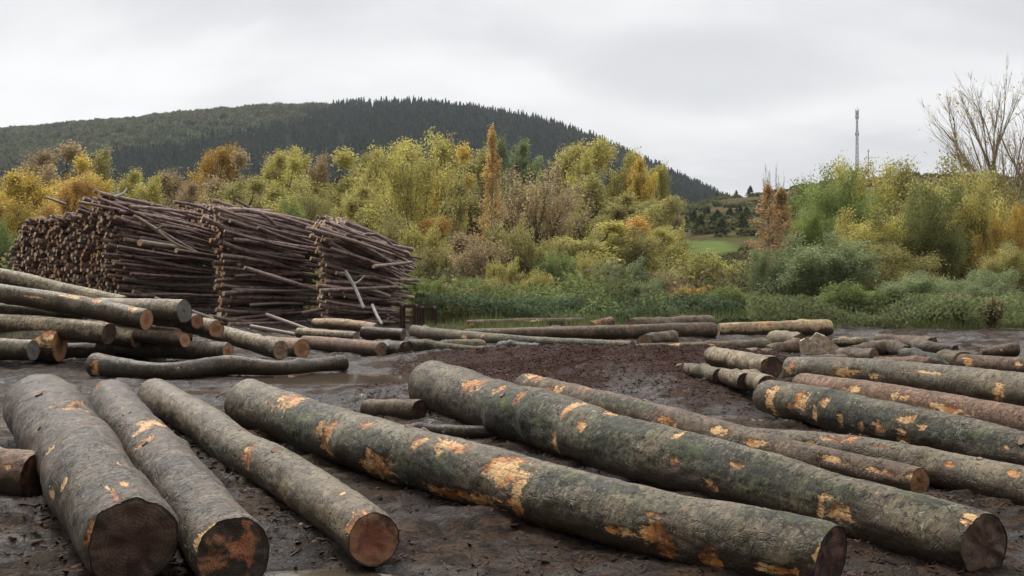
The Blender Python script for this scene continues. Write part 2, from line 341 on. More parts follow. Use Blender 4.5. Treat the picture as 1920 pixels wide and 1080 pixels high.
def terrain(x, y):
    x = np.asarray(x, float); y = np.asarray(y, float)
    r = np.hypot(x, y)/K; yy = np.maximum(y/K, 1.0)
    u = 960+1500*np.clip(x/yy, -1.6, 1.6); fr = sstep(y/K/np.maximum(r, .1), .15, .45)
    low = (HOR-np.interp(u, LOW_U, LOW_V))/1500*330
    zl = low*np.where(yy < 330, sstep(yy, 62, 345)*.25+.75*np.clip((yy-70)/260, 0, 1)**1.15, 1-.45*sstep(yy, 330, 520))
    big = (HOR-np.interp(u, RIDGE_U, RIDGE_V))/1500*1100
    tb = np.clip((yy-400)/700, 0, 1)
    zb = big*(tb*.55+.45*tb**2*(3-2*tb))*np.where(yy > 1100, 1-.5*sstep(yy, 1100, 1700), 1)
    hill = np.maximum(zl, zb)+ (fbm(x/45, y/45, 1.0, 4)*7)*sstep(yy, 110, 260)*.8
    z = hill*fr
    nf = 1-sstep(r, 26, 55)
    mud = fbm(x/1.7, y/1.7, 2.2, 4)*.13 + (.5-np.abs(fbm(x/.55, y/.45, 5.5, 4))*2.4)*.10 + fbm(x/.16, y/.16, 8.5, 4)*.075
    rut = np.abs(fbm(x*.55+y*.12, y*1.6-x*.35, 7.7, 3)); mud += (rut-.1)*.30
    mu = mulchf(x, y)
    mud = mud + mu*(.38+fbm(x/.5, y/.5, 3, 4)*.22+fbm(x/.14, y/.14, 9, 2)*.07)
    for px, py, a, b, dp in PUD:
        q2 = ((x-px)/a)**2+((y-py)/b)**2
        mud = mud*(1-.85*np.exp(-(q2/3.2)**2))-dp*np.exp(-q2**1.5*.8)
    return z + (mud-.02)*nf
def ground():
    th = np.concatenate([np.linspace(-180, -44, 60)[:-1], np.linspace(-44, 44, 860), np.linspace(44, 180, 60)[1:-1]])*math.pi/180
    rr = np.concatenate([np.array([.02, .5, 1.0, 1.5, 2.0]), np.geomspace(2.4*K, 34*K, 520), np.geomspace(34.6*K, 1900*K, 230), [3200, 3600]])
    A, B = np.meshgrid(th, rr)
    x = np.sin(A)*B; y = np.cos(A)*B; z = terrain(x, y); x0, y0 = x, y; y = y/K
    n, k = A.shape
    i = np.arange(n-1)[:, None]*k; j = np.arange(k)[None]; j2 = (j+1) % k
    q = np.stack([i+j, i+j2, i+k+j2, i+k+j], -1).reshape(-1, 4)
    yardedge = 25.5+fbm(x/5, y/5, 4, 3)*5+np.where(x < -3, 14*sstep(-x, 3, 8), 0)-np.where(x > 6, 3*sstep(x, 6, 12), 0)
    veg = sstep(y+fbm(x/1.3, y/1.3, 6, 3)*3, yardedge, yardedge+2.0)
    veg = np.where(y < 8, 0, veg)
    veg = np.maximum(veg, sstep(np.hypot(x, y), 60, 70))
    u = 960+1500*x/np.maximum(y, 1); v = HOR-(z-EYE)/np.maximum(y, 1)*1500
    fld = sstep(u+fbm(x/9, y/9)*50, 1238, 1262)*(1-sstep(u+fbm(x/7, y/7, 3)*50, 1352, 1392))*sstep(v+fbm(x/8, y/8)*10, 449, 453)*(1-sstep(v+fbm(x/6, y/6, 3)*16, 474, 482))*sstep(y, 100, 110)
    me = mesh_np('ground', np.stack([x0, y0, z], -1).reshape(-1, 3), q, [], True,
                 attrs={'veg': ('FLOAT', veg.ravel()), 'field': ('FLOAT', fld.ravel()), 'mulch': ('FLOAT', np.clip(mulchf(x0, y0)*1.6-.15, 0, 1).ravel())})
    m, t, p = newmat('mud_and_turf'); me.materials.append(m)
    g = t.nodes.new('ShaderNodeNewGeometry'); v = g.outputs['Position']
    sp = t.nodes.new('ShaderNodeSeparateXYZ'); t.links.new(v, sp.inputs[0])
    ve, fi, mu = attr(t, 'veg'), attr(t, 'field'), attr(t, 'mulch')
    n1 = NOISE(t, v, .9, 6, .6, .3); n2 = NOISE(t, v, 4.5, 7, .74, .5); n3 = NOISE(t, v, 30, 5, .78)
    col = MIX(t, SS(t, n1, .38, .62), (.038, .022, .014), (.100, .065, .044))
    col = MIX(t, MA(t, 'MULTIPLY', SS(t, n2, .44, .56), .85), col, (.014, .009, .007))
    col = MIX(t, MA(t, 'MULTIPLY', SS(t, n3, .55, .62), .55), col, (.15, .105, .078))
    col = MIX(t, MA(t, 'MULTIPLY', SS(t, n3, .48, .38), .6), col, (.02, .014, .012))
    mcol = MIX(t, SS(t, n3, .42, .6), (.030, .014, .012), (.105, .052, .040))
    col = MIX(t, mu, col, mcol)
    vm1 = NOISE(t, v, .35, 5, .6, .2); vm2 = NOISE(t, v, .045, 4, .6, .3); vm3 = NOISE(t, v, 3.5, 4, .7)
    vcol = MIX(t, SS(t, vm1, .40, .62), (.055, .070, .024), (.13, .12, .048))
    vcol = MIX(t, SS(t, vm2, .44, .60), vcol, (.15, .105, .065))
    vcol = MIX(t, MA(t, 'MULTIPLY', SS(t, vm3, .45, .65), .5), vcol, (.035, .04, .018))
    vcol = MIX(t, MA(t, 'MULTIPLY', SS(t, NOISE(t, v, .11, 6, .75), .53, .60), .7), vcol, (.028, .034, .016))
    vcol = MIX(t, MA(t, 'MULTIPLY', SS(t, sp.outputs[1], 110*K, 200*K), .75), vcol, MIX(t, SS(t, NOISE(t, v, .06, 7, .75, .3), .42, .6), (.135, .098, .056), (.055, .062, .028)))
    vcol = MIX(t, fi, vcol, MIX(t, vm1, (.115, .155, .05), (.16, .195, .07)))
    far = SS(t, sp.outputs[1], 350*K, 430*K)
    vcol = MIX(t, far, vcol, (.018, .026, .016))
    col = MIX(t, ve, col, vcol)
    t.links.new(col, p.inputs['Base Color'])
    wet = SS(t, MA(t, 'SUBTRACT', n1, MA(t, 'MULTIPLY', n2, .25)), .31, .42)
    rg = MA(t, 'MULTIPLY_ADD', wet, .40, .18); rg = MA(t, 'MAXIMUM', rg, MA(t, 'MULTIPLY', MA(t, 'ADD', ve, mu), .8))
    t.links.new(MA(t, 'MINIMUM', rg, .9), p.inputs['Roughness']); sp_ = MA(t, 'MULTIPLY', MA(t, 'SUBTRACT', 1.0, MA(t, 'MAXIMUM', ve, MA(t, 'MULTIPLY', mu, .8))), MA(t, 'MULTIPLY_ADD', MA(t, 'SUBTRACT', 1.0, wet), .60, .07))
    t.links.new(sp_, p.inputs['Specular IOR Level'])
    bump(t, p, MA(t, 'ADD', MA(t, 'MULTIPLY', n2, 1.6), MA(t, 'MULTIPLY', n3, .5)), 1.0, .07)
    return tag(obj('ground', me), kind='structure')
GROUND = ground()
def gz(x, y): return float(terrain(np.array([x]), np.array([y]))[0])
def puddles():
    m, t, p = newmat('muddy_water')
    tcx = t.nodes.new('ShaderNodeTexCoord'); n = NOISE(t, tcx.outputs['Object'], 1.4, 4)
    t.links.new(MIX(t, n, (.12, .092, .062), (.075, .058, .045)), p.inputs['Base Color']); p.inputs['Roughness'].default_value = .04
    p.inputs['IOR'].default_value = 1.33
    bump(t, p, NOISE(t, tcx.outputs['Object'], 9, 2), .08, .01)
    for px, py, a, b, dp in PUD:
        th = np.linspace(0, 2*math.pi, 49)[:-1]
        lev = min(gz(px, py)+dp*.62, float(np.percentile(terrain(px+np.cos(th)*a*1.5, py+np.sin(th)*b*1.5), 4))-.004)
        v = np.stack([np.cos(th)*a*1.5, np.sin(th)*b*1.5, 0*th], 1); v = np.vstack([v, [[0, 0, 0]]])
        f = np.array([[i, (i+1) % 48, 48] for i in range(48)])
        o = obj('puddle_water', mesh_np('puddle_water', v, f, [m])); o.location = (px, py, lev); tag(o, kind='structure')
puddles()

# ------------------------------------------------------------------ logs
def smooth_pts(P, n):
    P = np.asarray(P, float)
    if len(P) == 2:
        t = np.linspace(0, 1, n)[:, None]; return P[0]*(1-t)+P[1]*t
    d = np.concatenate([[0], np.cumsum(np.linalg.norm(np.diff(P[:, :3], axis=0), axis=1))])
    M = np.zeros_like(P); M[1:-1] = (P[2:]-P[:-2])/(d[2:]-d[:-2])[:, None]; M[0] = (P[1]-P[0])/(d[1]-d[0]); M[-1] = (P[-1]-P[-2])/(d[-1]-d[-2])
    s = np.linspace(0, d[-1], n); k = np.clip(np.searchsorted(d, s, 'right')-1, 0, len(P)-2)
    h = (d[k+1]-d[k])[:, None]; t = ((s-d[k])/(d[k+1]-d[k]))[:, None]
    return (2*t**3-3*t**2+1)*P[k]+(t**3-2*t**2+t)*h*M[k]+(-2*t**3+3*t**2)*P[k+1]+(t**3-t**2)*h*M[k+1]
_seed = [100]
ALL_LOGS = []
PSCALE = [1.0]
def log(pts, label, bark, e0, e1, zb=-.03, wounds=(), moss=(), nw=6, nm=0, ns=None, na=None, tilt=.07, rough=1.0, group=None, name='felled_log', knots=3, cat='log', wsize=1.0):
    """pts: (u, v, half-width px[, distance]) along the axis; logs on the ground get their distance from the ground itself."""
    _seed[0] += 1; rng = np.random.default_rng(_seed[0])
    P = []
    for q in pts:
        u, v, p = q[:3]; p = p*PSCALE[0]
        Y = q[3]*K if len(q) > 3 else (EYE-zb)*FOC/(v-HOR+p)
        P.append([(u-960)/FOC*Y, Y, EYE-(v-HOR)*Y/FOC, p*Y/FOC])
    P = np.array(P); base = P[:, :3].mean(0); base[2] = 0
    length = np.linalg.norm(np.diff(P[:, :3], axis=0), axis=1).sum()
    Ym = P[:, 1].min()/K
    if ns is None: ns = int(np.clip(length/(.0042*Ym), 24, 300))
    if na is None: na = int(np.clip(2*math.pi*P[:, 3].mean()/(.0032*Ym), 20, 110))
    C = smooth_pts(P, ns); c = C[:, :3]; r = C[:, 3]
    tt_ = np.linspace(0, 1, ns); wl_ = length/1.6
    c[:, 1] += fbm(tt_*wl_, _seed[0]*3.3, 1, 2)*.16*np.sqrt(np.clip(r/.2, .2, 1))*(Ym < 9); c[:, 2] += fbm(tt_*wl_, _seed[0]*5.1, 2, 2)*.035*(Ym < 9)
    T = np.gradient(c, axis=0); T /= np.linalg.norm(T, axis=1)[:, None]
    S = np.cross(T, [0, 0, 1.]); S /= np.linalg.norm(S, axis=1)[:, None]
    if (S.mean(0)@(np.array([0, 0, EYE])-c.mean(0))) < 0: S = -S
    U = np.cross(S, T); U *= np.sign(U[:, 2:3])
    th = np.arange(na)*2*math.pi/na
    s = np.concatenate([[0], np.cumsum(np.linalg.norm(np.diff(c, axis=0), axis=1))]); Ls = s[-1]
    ct, st = np.cos(th)[None], np.sin(th)[None]; sd = rng.uniform(0, 50)
    ss = s[:, None]
    rr = r[:, None]*(1+rough*(.24*fbm(ss/.9+sd, ct*.8, st*.8+sd, 3)+.05*fbm(ss/.16+sd, ct*2.2+5, st*2.2, 3)))
    rr = rr+rough*.007*fbm(ss/.05+sd, ct*9, st*9, 2)+rough*.0035*sstep(fbm(ss/.30+sd, ct*2.6, st*2.6+9, 4), -.02, .03)
    for k in range(knots):
        s0, t0, a = rng.uniform(.1, .9)*Ls, rng.uniform(0, 2*math.pi), rng.uniform(.05, .13)
        da = np.angle(np.exp(1j*(th-t0)))[None]*r.mean()
        rr = rr+a*.36*np.exp(-((ss-s0)**2+da**2)/(a*a))
    rr = rr*(1-.05*np.exp(-(ss/.03)**2)-.05*np.exp(-((Ls-ss)/.03)**2))
    V = c[:, None]+rr[..., None]*(U[:, None]*ct[..., None]+S[:, None]*st[..., None])
    # fields on the bark
    def field(px, px_list, fall=1.0):
        f = np.full((ns, na), -2.0)
        for q in px_list:
            if q[0] == 's': _, s0, t0, a, b, rot = q
            else:
                u, v, a, b = q[:4]; rot = q[4] if len(q) > 4 else 0
                pu = 960+FOC*V[..., 0]/V[..., 1]; pv = HOR-(V[..., 2]-EYE)*FOC/V[..., 1]
                nrm = U[:, None]*ct[..., None]+S[:, None]*st[..., None]
                face = (nrm*(np.array([0, 0, EYE])-V)).sum(-1) > 0
                dd = np.where(face, (pu-u)**2+(pv-v)**2, 1e9); i, j = np.unravel_index(dd.argmin(), dd.shape)
                s0, t0 = s[i], th[j]; Yv = V[i, j, 1]; vd = V[i, j]-np.array([0, 0, EYE]); vd /= np.linalg.norm(vd)
                fs = math.sqrt(max(.12, 1-(T[i]@vd)**2)); fa = max(.3, abs(nrm[i, j]@vd))
                a, b = a*Yv/FOC/fs, b*Yv/FOC/fa
            ds = ss-s0; da = np.angle(np.exp(1j*(th-t0)))[None]*r.mean()
            cr, sr = math.cos(rot), math.sin(rot); x, y = ds*cr+da*sr, -ds*sr+da*cr
            f = np.maximum(f, 1-.5*np.sqrt((x/a)**2+(y/b)**2))
        nn = fbm(ss/.11+sd, ct*r.mean()/.11, st*r.mean()/.11+sd, 3)
        return np.clip(f-(.12 if px else .04)+nn*.5, -1, 1.2)
    wl = list(wounds)+[('s', rng.uniform(0, Ls), rng.uniform(0, 2*math.pi), rng.uniform(.015, .05)*wsize, rng.uniform(.01, .03)*wsize, rng.uniform(-.6, .6)) for _ in range(nw)]
    ml = list(moss)+[('s', rng.uniform(0, Ls), rng.normal(0, .8), rng.uniform(.15, .5), rng.uniform(.06, .16), 0) for _ in range(nm)]
    wf = field(True, wl) if wl else np.full((ns, na), -1.); mf = field(None, ml) if ml else np.full((ns, na), -1.)
    deep = sstep(wf, .42, .54)*.009*min(1, r.mean()/.15)
    V = V-(deep*1.0)[..., None]*(U[:, None]*ct[..., None]+S[:, None]*st[..., None])
    # slanted saw cuts
    for end in (0, 1):
        a, b = rng.normal(0, tilt, 2); e = ss if end == 0 else Ls-ss
        V = V+T[:, None]*((a*ct+b*st)*rr*np.exp(-(e/.25)**2))[..., None]
    i = np.arange(ns-1)[:, None]*na; j = np.arange(na)[None]; j2 = (j+1) % na
    q = np.stack([i+j, i+j2, i+na+j2, i+na+j], -1).reshape(-1, 4)
    lc = np.stack([ss+0*ct, rr*ct, rr*st], -1)+rng.uniform(-30, 30, 3)
    root = empty(name, base); cat_ = cat
    tag(root, label, cat_, group)
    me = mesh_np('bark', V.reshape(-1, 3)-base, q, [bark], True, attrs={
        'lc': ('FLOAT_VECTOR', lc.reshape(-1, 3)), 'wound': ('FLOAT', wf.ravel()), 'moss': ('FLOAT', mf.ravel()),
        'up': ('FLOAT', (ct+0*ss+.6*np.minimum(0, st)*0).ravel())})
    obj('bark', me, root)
    for end, em in ((0, e0), (1, e1)):
        ring = V[0 if end == 0 else -1]; cc = ring.mean(0); t_ = T[0 if end == 0 else -1]*(1 if end == 0 else -1)
        KR = 9; f = np.linspace(1, 0, KR)[:-1]
        vv = [cc+(ring-cc)*k*.992+t_*.004 for k in f]; ec = [np.stack([np.cos(th)*k, np.sin(th)*k, 0*th], 1) for k in f]
        vv = np.concatenate(vv+[(cc+t_*.004)[None]]); ec = np.concatenate(ec+[np.zeros((1, 3))])
        vv[na:] += t_*(fbm(ec[na:, 0]*3+sd, ec[na:, 1]*3, end, 3)*.035*r.mean()/.2)[:, None]
        i = np.arange(KR-2)[:, None]*na
        qq = np.stack([i+j, i+j2, i+na+j2, i+na+j], -1).reshape(-1, 4)
        b_ = (KR-2)*na; tt = np.array([[b_+a, b_+(a+1) % na, b_+na] for a in range(na)])
        obj('cut_end', mesh_np('cut_end', vv-base, [qq, tt], [em], True, attrs={'ec': ('FLOAT_VECTOR', ec)}), root)
    ALL_LOGS.append((P[0], P[-1]))
    if Ym < 7.6 and length > 2.5:
        for k in range(2):
            i_ = int(rng.uniform(.12, .88)*ns); t0 = rng.uniform(-.9, 1.5); j_ = int(t0/(2*math.pi)*na) % na
            nr = U[i_]*math.cos(th[j_])+S[i_]*math.sin(th[j_]); b0 = V[i_, j_]-base; kr = rng.uniform(.018, .038)
            mb_ = MB(); mb_.tube([b0-nr*.05, b0+nr*.003+T[i_]*.003, b0+nr*rng.uniform(.008, .02)+T[i_]*.006], [kr*1.45, kr*1.25, kr], 11, 0, 1)
            obj('branch_stub', mb_.mesh('branch_stub', [KNOT, KNOTE], True), root)
    return root

G_FRONT, G_RIGHT, G_BACK, G_LEFT, G_STUB = ('big felled logs lying in the foreground', 'felled logs lying at the right of the yard',
    'logs lying in the row before the brambles', 'logs in the loose pile at the left', 'short log pieces beside the bark heap')
log([(75, 762, 66), (160, 885, 77), (248, 1018, 88)], 'thickest rough grey log in the left foreground, its near cut end dark brown', DARK, E_DARK, E_DARK, group=G_FRONT,
    wounds=[(142, 765, 11, 9), (140, 752, 6, 9), (95, 840, 8, 6), (118, 905, 5, 5), (98, 925, 5, 5), (172, 1000, 6, 16), (230, 870, 12, 3), (215, 925, 26, 3), (235, 905, 16, 3)], nw=5, knots=5, rough=1.3)
log([(205, 752, 40), (320, 890, 56), (440, 1040, 72)], 'rough grey log in the left foreground with a half dark, half orange cut end', DARK, E_DARK, E_MIX, group=G_FRONT,
    wounds=[(290, 790, 26, 11, .3), (265, 805, 10, 8), (272, 828, 11, 7), (185, 722, 5, 4), (255, 738, 7, 3), (375, 1005, 7, 14)], nw=5, knots=4, rough=1.2)
log([(290, 739, 30), (500, 875, 41), (702, 1010, 52)], 'smooth olive grey log in the foreground with a round reddish cut end', SMOOTH, E_TAN, E_RED, group=G_FRONT,
    wounds=[(460, 855, 15, 7, .5), (535, 965, 14, 9), (548, 985, 10, 5), (662, 975, 14, 13), (640, 925, 5, 4)], moss=[(420, 850, 40, 4), (520, 940, 50, 5)], nw=6)
PSCALE[0] = 1.06
log([(462, 757, 42), (700, 836, 49), (960, 908, 56), (1250, 985, 60), (1555, 1050, 63)], 'long mottled log in the centre foreground with big torn orange patches', BEECH, E_TAN, E_RDK, group=G_FRONT,
    wounds=[(950, 872, 42, 20), (975, 898, 14, 24), (930, 885, 40, 10), (708, 876, 36, 13), (610, 818, 11, 16), (600, 800, 7, 8), (900, 941, 66, 10), (835, 925, 40, 7), (960, 945, 20, 10),
            (850, 834, 42, 7), (787, 827, 13, 9), (690, 793, 9, 5), (820, 850, 6, 5), (545, 748, 26, 9), (1020, 990, 18, 6), (1232, 1002, 36, 24), (1165, 1000, 44, 7), (1250, 1030, 40, 12),
            (1330, 1050, 24, 22), (1455, 1068, 55, 11), (1545, 1045, 7, 26), (1225, 965, 22, 4)],
    moss=[(1120, 908, 60, 10), (1060, 895, 40, 12), (1020, 905, 18, 18), (820, 870, 60, 16), (560, 790, 50, 20), (700, 840, 50, 14), (1180, 920, 50, 8), (760, 900, 40, 14)], nw=10, nm=2, knots=6)
log([(808, 722, 43), (1000, 783, 51), (1200, 848, 54), (1585, 950, 57), (1845, 1022, 60)], 'long dark lichened log behind the central one, with a dark cut end', BEECHG, E_TAN, E_DARK, group=G_FRONT,
    wounds=[(885, 722, 18, 8), (938, 728, 8, 6), (975, 742, 8, 8), (1070, 762, 8, 14), (1090, 795, 9, 6), (1150, 775, 12, 8), (1038, 830, 7, 12), (1262, 868, 9, 12), (1330, 912, 15, 9),
            (1540, 950, 8, 24), (1575, 962, 26, 20), (1826, 972, 26, 12), (1270, 815, 7, 6), (1555, 930, 14, 4), (1380, 870, 16, 5)],
    moss=[(960, 780, 70, 22), (930, 750, 30, 16), (1010, 800, 60, 14), (1120, 830, 50, 16), (1150, 790, 30, 14), (1300, 840, 50, 22), (1340, 860, 30, 24), (1420, 890, 60, 30), (1500, 905, 60, 18), (1560, 920, 60, 12), (1735, 935, 50, 8)], nw=16, nm=1, knots=7, rough=1.3)
PSCALE[0] = 1.12
log([(985, 725, 22), (1200, 778, 25), (1450, 846, 27), (1722, 905, 25)], 'long brown log half hidden behind the dark lichened one, with splintered bark', BROWN, E_TAN, E_ORG, group=G_FRONT,
    wounds=[(1000, 706, 20, 5), (1040, 728, 16, 6), (1110, 726, 8, 6), (1250, 790, 20, 5), (1345, 806, 20, 6), (1560, 862, 40, 6), (1650, 884, 40, 6), (1724, 897, 10, 14), (1420, 830, 30, 6)], moss=[(1150, 752, 40, 4), (1200, 762, 40, 4)], nw=10)
PSCALE[0] = 1.06
log([(1385, 832, 28), (1600, 852, 33), (1778, 882, 35), (1920, 913, 38), (2120, 962, 43)], 'grey log in front of the mossy one, pale torn strips on its top', SMOOTH, E_TAN, E_TAN, group=G_RIGHT,
    wounds=[(1520, 830, 12, 7), (1565, 822, 34, 5), (1600, 820, 14, 7), (1640, 836, 30, 2.5), (1780, 868, 16, 6), (1900, 886, 14, 5), (1720, 896, 14, 12), (1550, 845, 20, 3)], nw=6)
PSCALE[0] = 1.22
log([(1440, 744, 26), (1560, 768, 32), (1700, 801, 33), (1920, 850, 34), (2080, 885, 36)], 'dark mossy log at the right, peppered with bright orange bark scars', BEECHG, E_ORG, E_TAN, group=G_RIGHT,
    wounds=[(1502, 752, 15, 11), (1442, 755, 9, 16), (1447, 735, 10, 8), (1545, 752, 10, 5), (1695, 783, 17, 6), (1645, 803, 13, 9), (1690, 808, 10, 6), (1525, 778, 6, 9), (1575, 790, 6, 7), (1615, 800, 7, 6), (1690, 825, 14, 5), (1480, 765, 6, 5), (1890, 842, 10, 4), (1730, 800, 10, 5)],
    moss=[(1600, 778, 70, 16), (1560, 750, 40, 8), (1740, 800, 50, 12), (1830, 820, 60, 12), (1650, 775, 40, 10)], nw=14, nm=3, rough=1.4)
log([(1505, 722, 20), (1700, 757, 25), (1920, 797, 29), (2080, 826, 31)], 'reddish log wedged between the mossy right log and the pale grey one', REDW, E_TAN, E_TAN, group=G_RIGHT,
    wounds=[(1780, 766, 40, 7), (1600, 730, 20, 4), (1690, 745, 20, 4)], nw=12)
log([(1478, 700, 25), (1633, 706, 28), (1778, 720, 29), (1920, 738, 31), (2080, 760, 34)], 'long pale grey log behind the reddish one at the right', BEECH, E_ORG, E_TAN, group=G_RIGHT,
    wounds=[(1640, 703, 13, 7), (1590, 698, 34, 9), (1873, 733, 12, 15), (1481, 690, 10, 13), (1730, 698, 50, 2.5), (1540, 722, 20, 4)], nw=8)
log([(1800, 684, 16), (1920, 691, 17), (2060, 701, 18)], 'brown log at the right edge with a broken bright orange end', BROWN, E_ORG, E_TAN, group=G_RIGHT, wounds=[(1815, 676, 12, 12), (1817, 690, 7, 12), (1912, 684, 8, 6)], nw=3)
log([(1838, 663, 6), (1905, 655, 12)], 'short brown log at the far right, raised against the bushes', BROWN, E_TAN, E_RDK, zb=.02, group=G_RIGHT, nw=2)
PSCALE[0] = 1.0
# between the foreground logs
log([(-90, 872, 38), (72, 890, 46)], 'reddish brown log at the left edge behind the thickest log', REDW, E_TAN, E_RDK, group=G_FRONT, nw=8)
log([(688, 766, 17), (786, 771, 22)], 'short brown log between the two long foreground logs', BROWN, E_TAN, E_RDK, group=G_FRONT, nw=4)
log([(770, 808, 12), (935, 812, 12)], 'rotten dark log under the middle of the lichened log', BLACK, E_RDK, E_RDK, group=G_FRONT, nw=8)
# curved log lying before the left pile
log([(178, 684, 23), (240, 692, 19), (320, 696, 16), (425, 685, 18), (525, 690, 14), (600, 684, 13), (648, 679, 15)], 'bent dark grey log lying alone before the left pile', BLACK, E_TAN, E_DARK, group=G_LEFT, nw=3, wounds=[(176, 690, 8, 12)])
# stubs by the bark heap
log([(1335, 668, 17), (1447, 690, 22)], 'thick pale short log with scaly bark leaning over the smaller stubs', PALE, E_TAN, E_RDK, group=G_STUB, nw=5, zb=.3, rough=1.6)
log([(1292, 693, 13), (1350, 705, 15)], 'stub with a dark red end beside the bark heap, second from its edge', OLIVE, E_ORG, E_RDK, group=G_STUB, nw=2, zb=.16)
log([(1345, 702, 14), (1398, 716, 17)], 'stub with a dark round end below the thick pale short log', PALE, E_TAN, E_RDK, group=G_STUB, nw=2, zb=.16)
log([(1395, 708, 16), (1440, 724, 21)], 'pale barked stub next to the end of the mossy log', PALE, E_TAN, E_RDK, group=G_STUB, nw=2, zb=.16)
log([(1274, 690, 9), (1300, 697, 12)], 'smallest stub with a splintered orange end at the foot of the bark heap', BROWN, E_ORG, E_ORG, group=G_STUB, nw=5, zb=.16)
# back row
log([(776, 620, 11), (813, 627, 13), (969, 641, 12.5), (1187, 652, 13)], 'long olive log behind the bark heap with a notched dark right end', OLIVE, E_DARK, E_RDK, group=G_BACK, nw=5, moss=[(1000, 640, 80, 6), (1100, 645, 60, 6), (950, 632, 30, 4)], wounds=[(870, 632, 6, 4), (905, 630, 4, 3)])
log([(872, 627, 10), (1050, 626, 14), (1200, 624, 16), (1337, 620, 15.5)], 'longest brown log of the back row, running behind the olive one', BROWN, E_ORG, E_RDK, group=G_BACK, nw=6, moss=[(1215, 628, 20, 8)])
log([(1346, 620, 14), (1450, 618, 15), (1553, 614, 16)], 'bare pale timber log at the right end of the back row', PEEL, E_TAN, E_TAN, group=G_BACK, nw=2, wounds=[(1440, 608, 20, 4)])
log([(1198, 655, 11), (1320, 654, 13), (1442, 649, 14)], 'olive log under the bare pale timber log', OLIVE, E_TAN, E_TAN, group=G_BACK, nw=3, wounds=[(1265, 648, 18, 6), (1330, 648, 10, 5)])
log([(768, 652, 17), (850, 657, 13), (932, 663, 9)], 'thick tapering olive log in front of the left end of the back row', OLIVE, E_TAN, E_TAN, group=G_BACK, nw=3, moss=[(820, 650, 60, 8)])
log([(874, 609, 8.5), (980, 606, 9), (1094, 604, 8.5)], 'dark log with a bright left tip, farthest back before the brambles', BROWN, E_ORG, E_RDK, group=G_BACK, nw=3, wounds=[(882, 608, 8, 6), (1000, 602, 18, 3)])
log([(1108, 609, 7), (1146, 604, 10)], 'orange splintered block on the end of the back row', REDW, E_ORG, E_ORG, group=G_BACK, nw=4, wounds=[(1120, 604, 10, 5)])
log([(1560, 643, 8), (1626, 641, 9)], 'small grey log between the split stump and the rotten trunk', PALE, E_TAN, E_RDK, group=G_BACK, nw=1)
log([(1600, 660, 13), (1660, 654, 17), (1700, 662, 13)], 'rotten brown trunk with a hollow side at the right of the back row', BROWN, E_RDK, E_RDK, group=G_BACK, nw=10, rough=3, knots=8)
log([(1695, 668, 15), (1750, 676, 13), (1800, 690, 7)], 'dark trunk covered in moss behind the long pale grey log', BLACK, E_RDK, E_RDK, group=G_BACK, nw=1, nm=8, rough=2.5)
log([(1440, 660, 12), (1500, 652, 17)], 'knotty brown stump piece left of the split stump', BROWN, E_ORG, E_ORG, group=G_BACK, nw=8, rough=3, knots=8, name='stump', cat='stump')
G_MESS = 'broken pieces lying among the back rows'
for P_, lb, bk, ea, eb in [
    ([(1208, 640, 8), (1262, 634, 9)], 'short brown piece resting between the olive logs of the back row', BROWN, E_TAN, E_ORG),
    ([(1450, 634, 9), (1500, 640, 10)], 'grey piece leaning at the right end of the olive log', PALE, E_TAN, E_TAN),
    ([(1575, 668, 9), (1640, 672, 11)], 'rough brown piece before the rotten trunk', BROWN, E_ORG, E_RDK),
    ([(1648, 640, 9), (1745, 648, 10)], 'brown broken log behind the rotten trunk', BROWN, E_RDK, E_TAN),
    ([(1710, 655, 10), (1790, 660, 9)], 'dark broken log behind the mossy trunk', BLACK, E_RDK, E_RDK),
    ([(1760, 672, 9), (1806, 676, 11)], 'small piece touching the bright broken end', OLIVE, E_TAN, E_ORG),
    ([(1400, 668, 9), (1452, 672, 10)], 'thin olive piece above the thick pale short log', OLIVE, E_TAN, E_TAN),
    ([(1500, 684, 9), (1590, 682, 10)], 'narrow brown log tucked behind the pale grey log', BROWN, E_TAN, E_TAN),
    ([(940, 652, 7), (1010, 655, 8)], 'short dark piece at the foot of the long olive log', BLACK, E_RDK, E_TAN),
    ([(1640, 682, 8), (1740, 686, 9)], 'thin reddish stick log above the long pale grey log', REDW, E_TAN, E_TAN),
    ([(818, 652, 9), (905, 650, 9)], 'olive log squeezed between the two left olive logs', OLIVE, E_TAN, E_TAN),
    ([(1185, 612, 9), (1330, 606, 9)], 'thin dark log on the far side of the longest brown log', BROWN, E_TAN, E_TAN)]:
    log([(a_, b_, c_*1.6) for a_, b_, c_ in P_], lb, bk, ea, eb, group=G_MESS, nw=4, rough=2.6, knots=6, tilt=.25, zb=.0)
# left pile (distances given: the upper ones rest on the lower)
log([(-160, 500, 15, 16.6), (0, 520, 17, 16.4), (110, 546, 18, 16.2), (232, 572, 17, 16.0)], 'green grey log at the top back of the left pile', PALE, E_TAN, E_TAN, group=G_LEFT, nw=4)
log([(-160, 530, 16, 15.6), (0, 550, 17, 15.4), (150, 574, 19, 15.1), (275, 600, 20.5, 14.8)], 'long log across the top of the left pile, tan end split by a dark star', BEECH, E_TAN, E_ORG, group=G_LEFT, nw=3, wounds=[(130, 556, 34, 3), (183, 562, 12, 5), (60, 556, 30, 2.5), (250, 580, 12, 5)])
log([(120, 574, 18, 16.3), (240, 580, 20, 15.7), (346, 583, 23, 15.2)], 'log with a smooth grey weathered end at the top right of the left pile', PALE, E_TAN, E_GREY, group=G_LEFT, nw=2)
log([(-160, 575, 15, 15.6), (0, 582, 15, 15.6), (160, 592, 14, 15.5)], 'mossy green striped log under the long top log', OLIVE, E_TAN, E_RDK, group=G_LEFT, nw=2, nm=4)
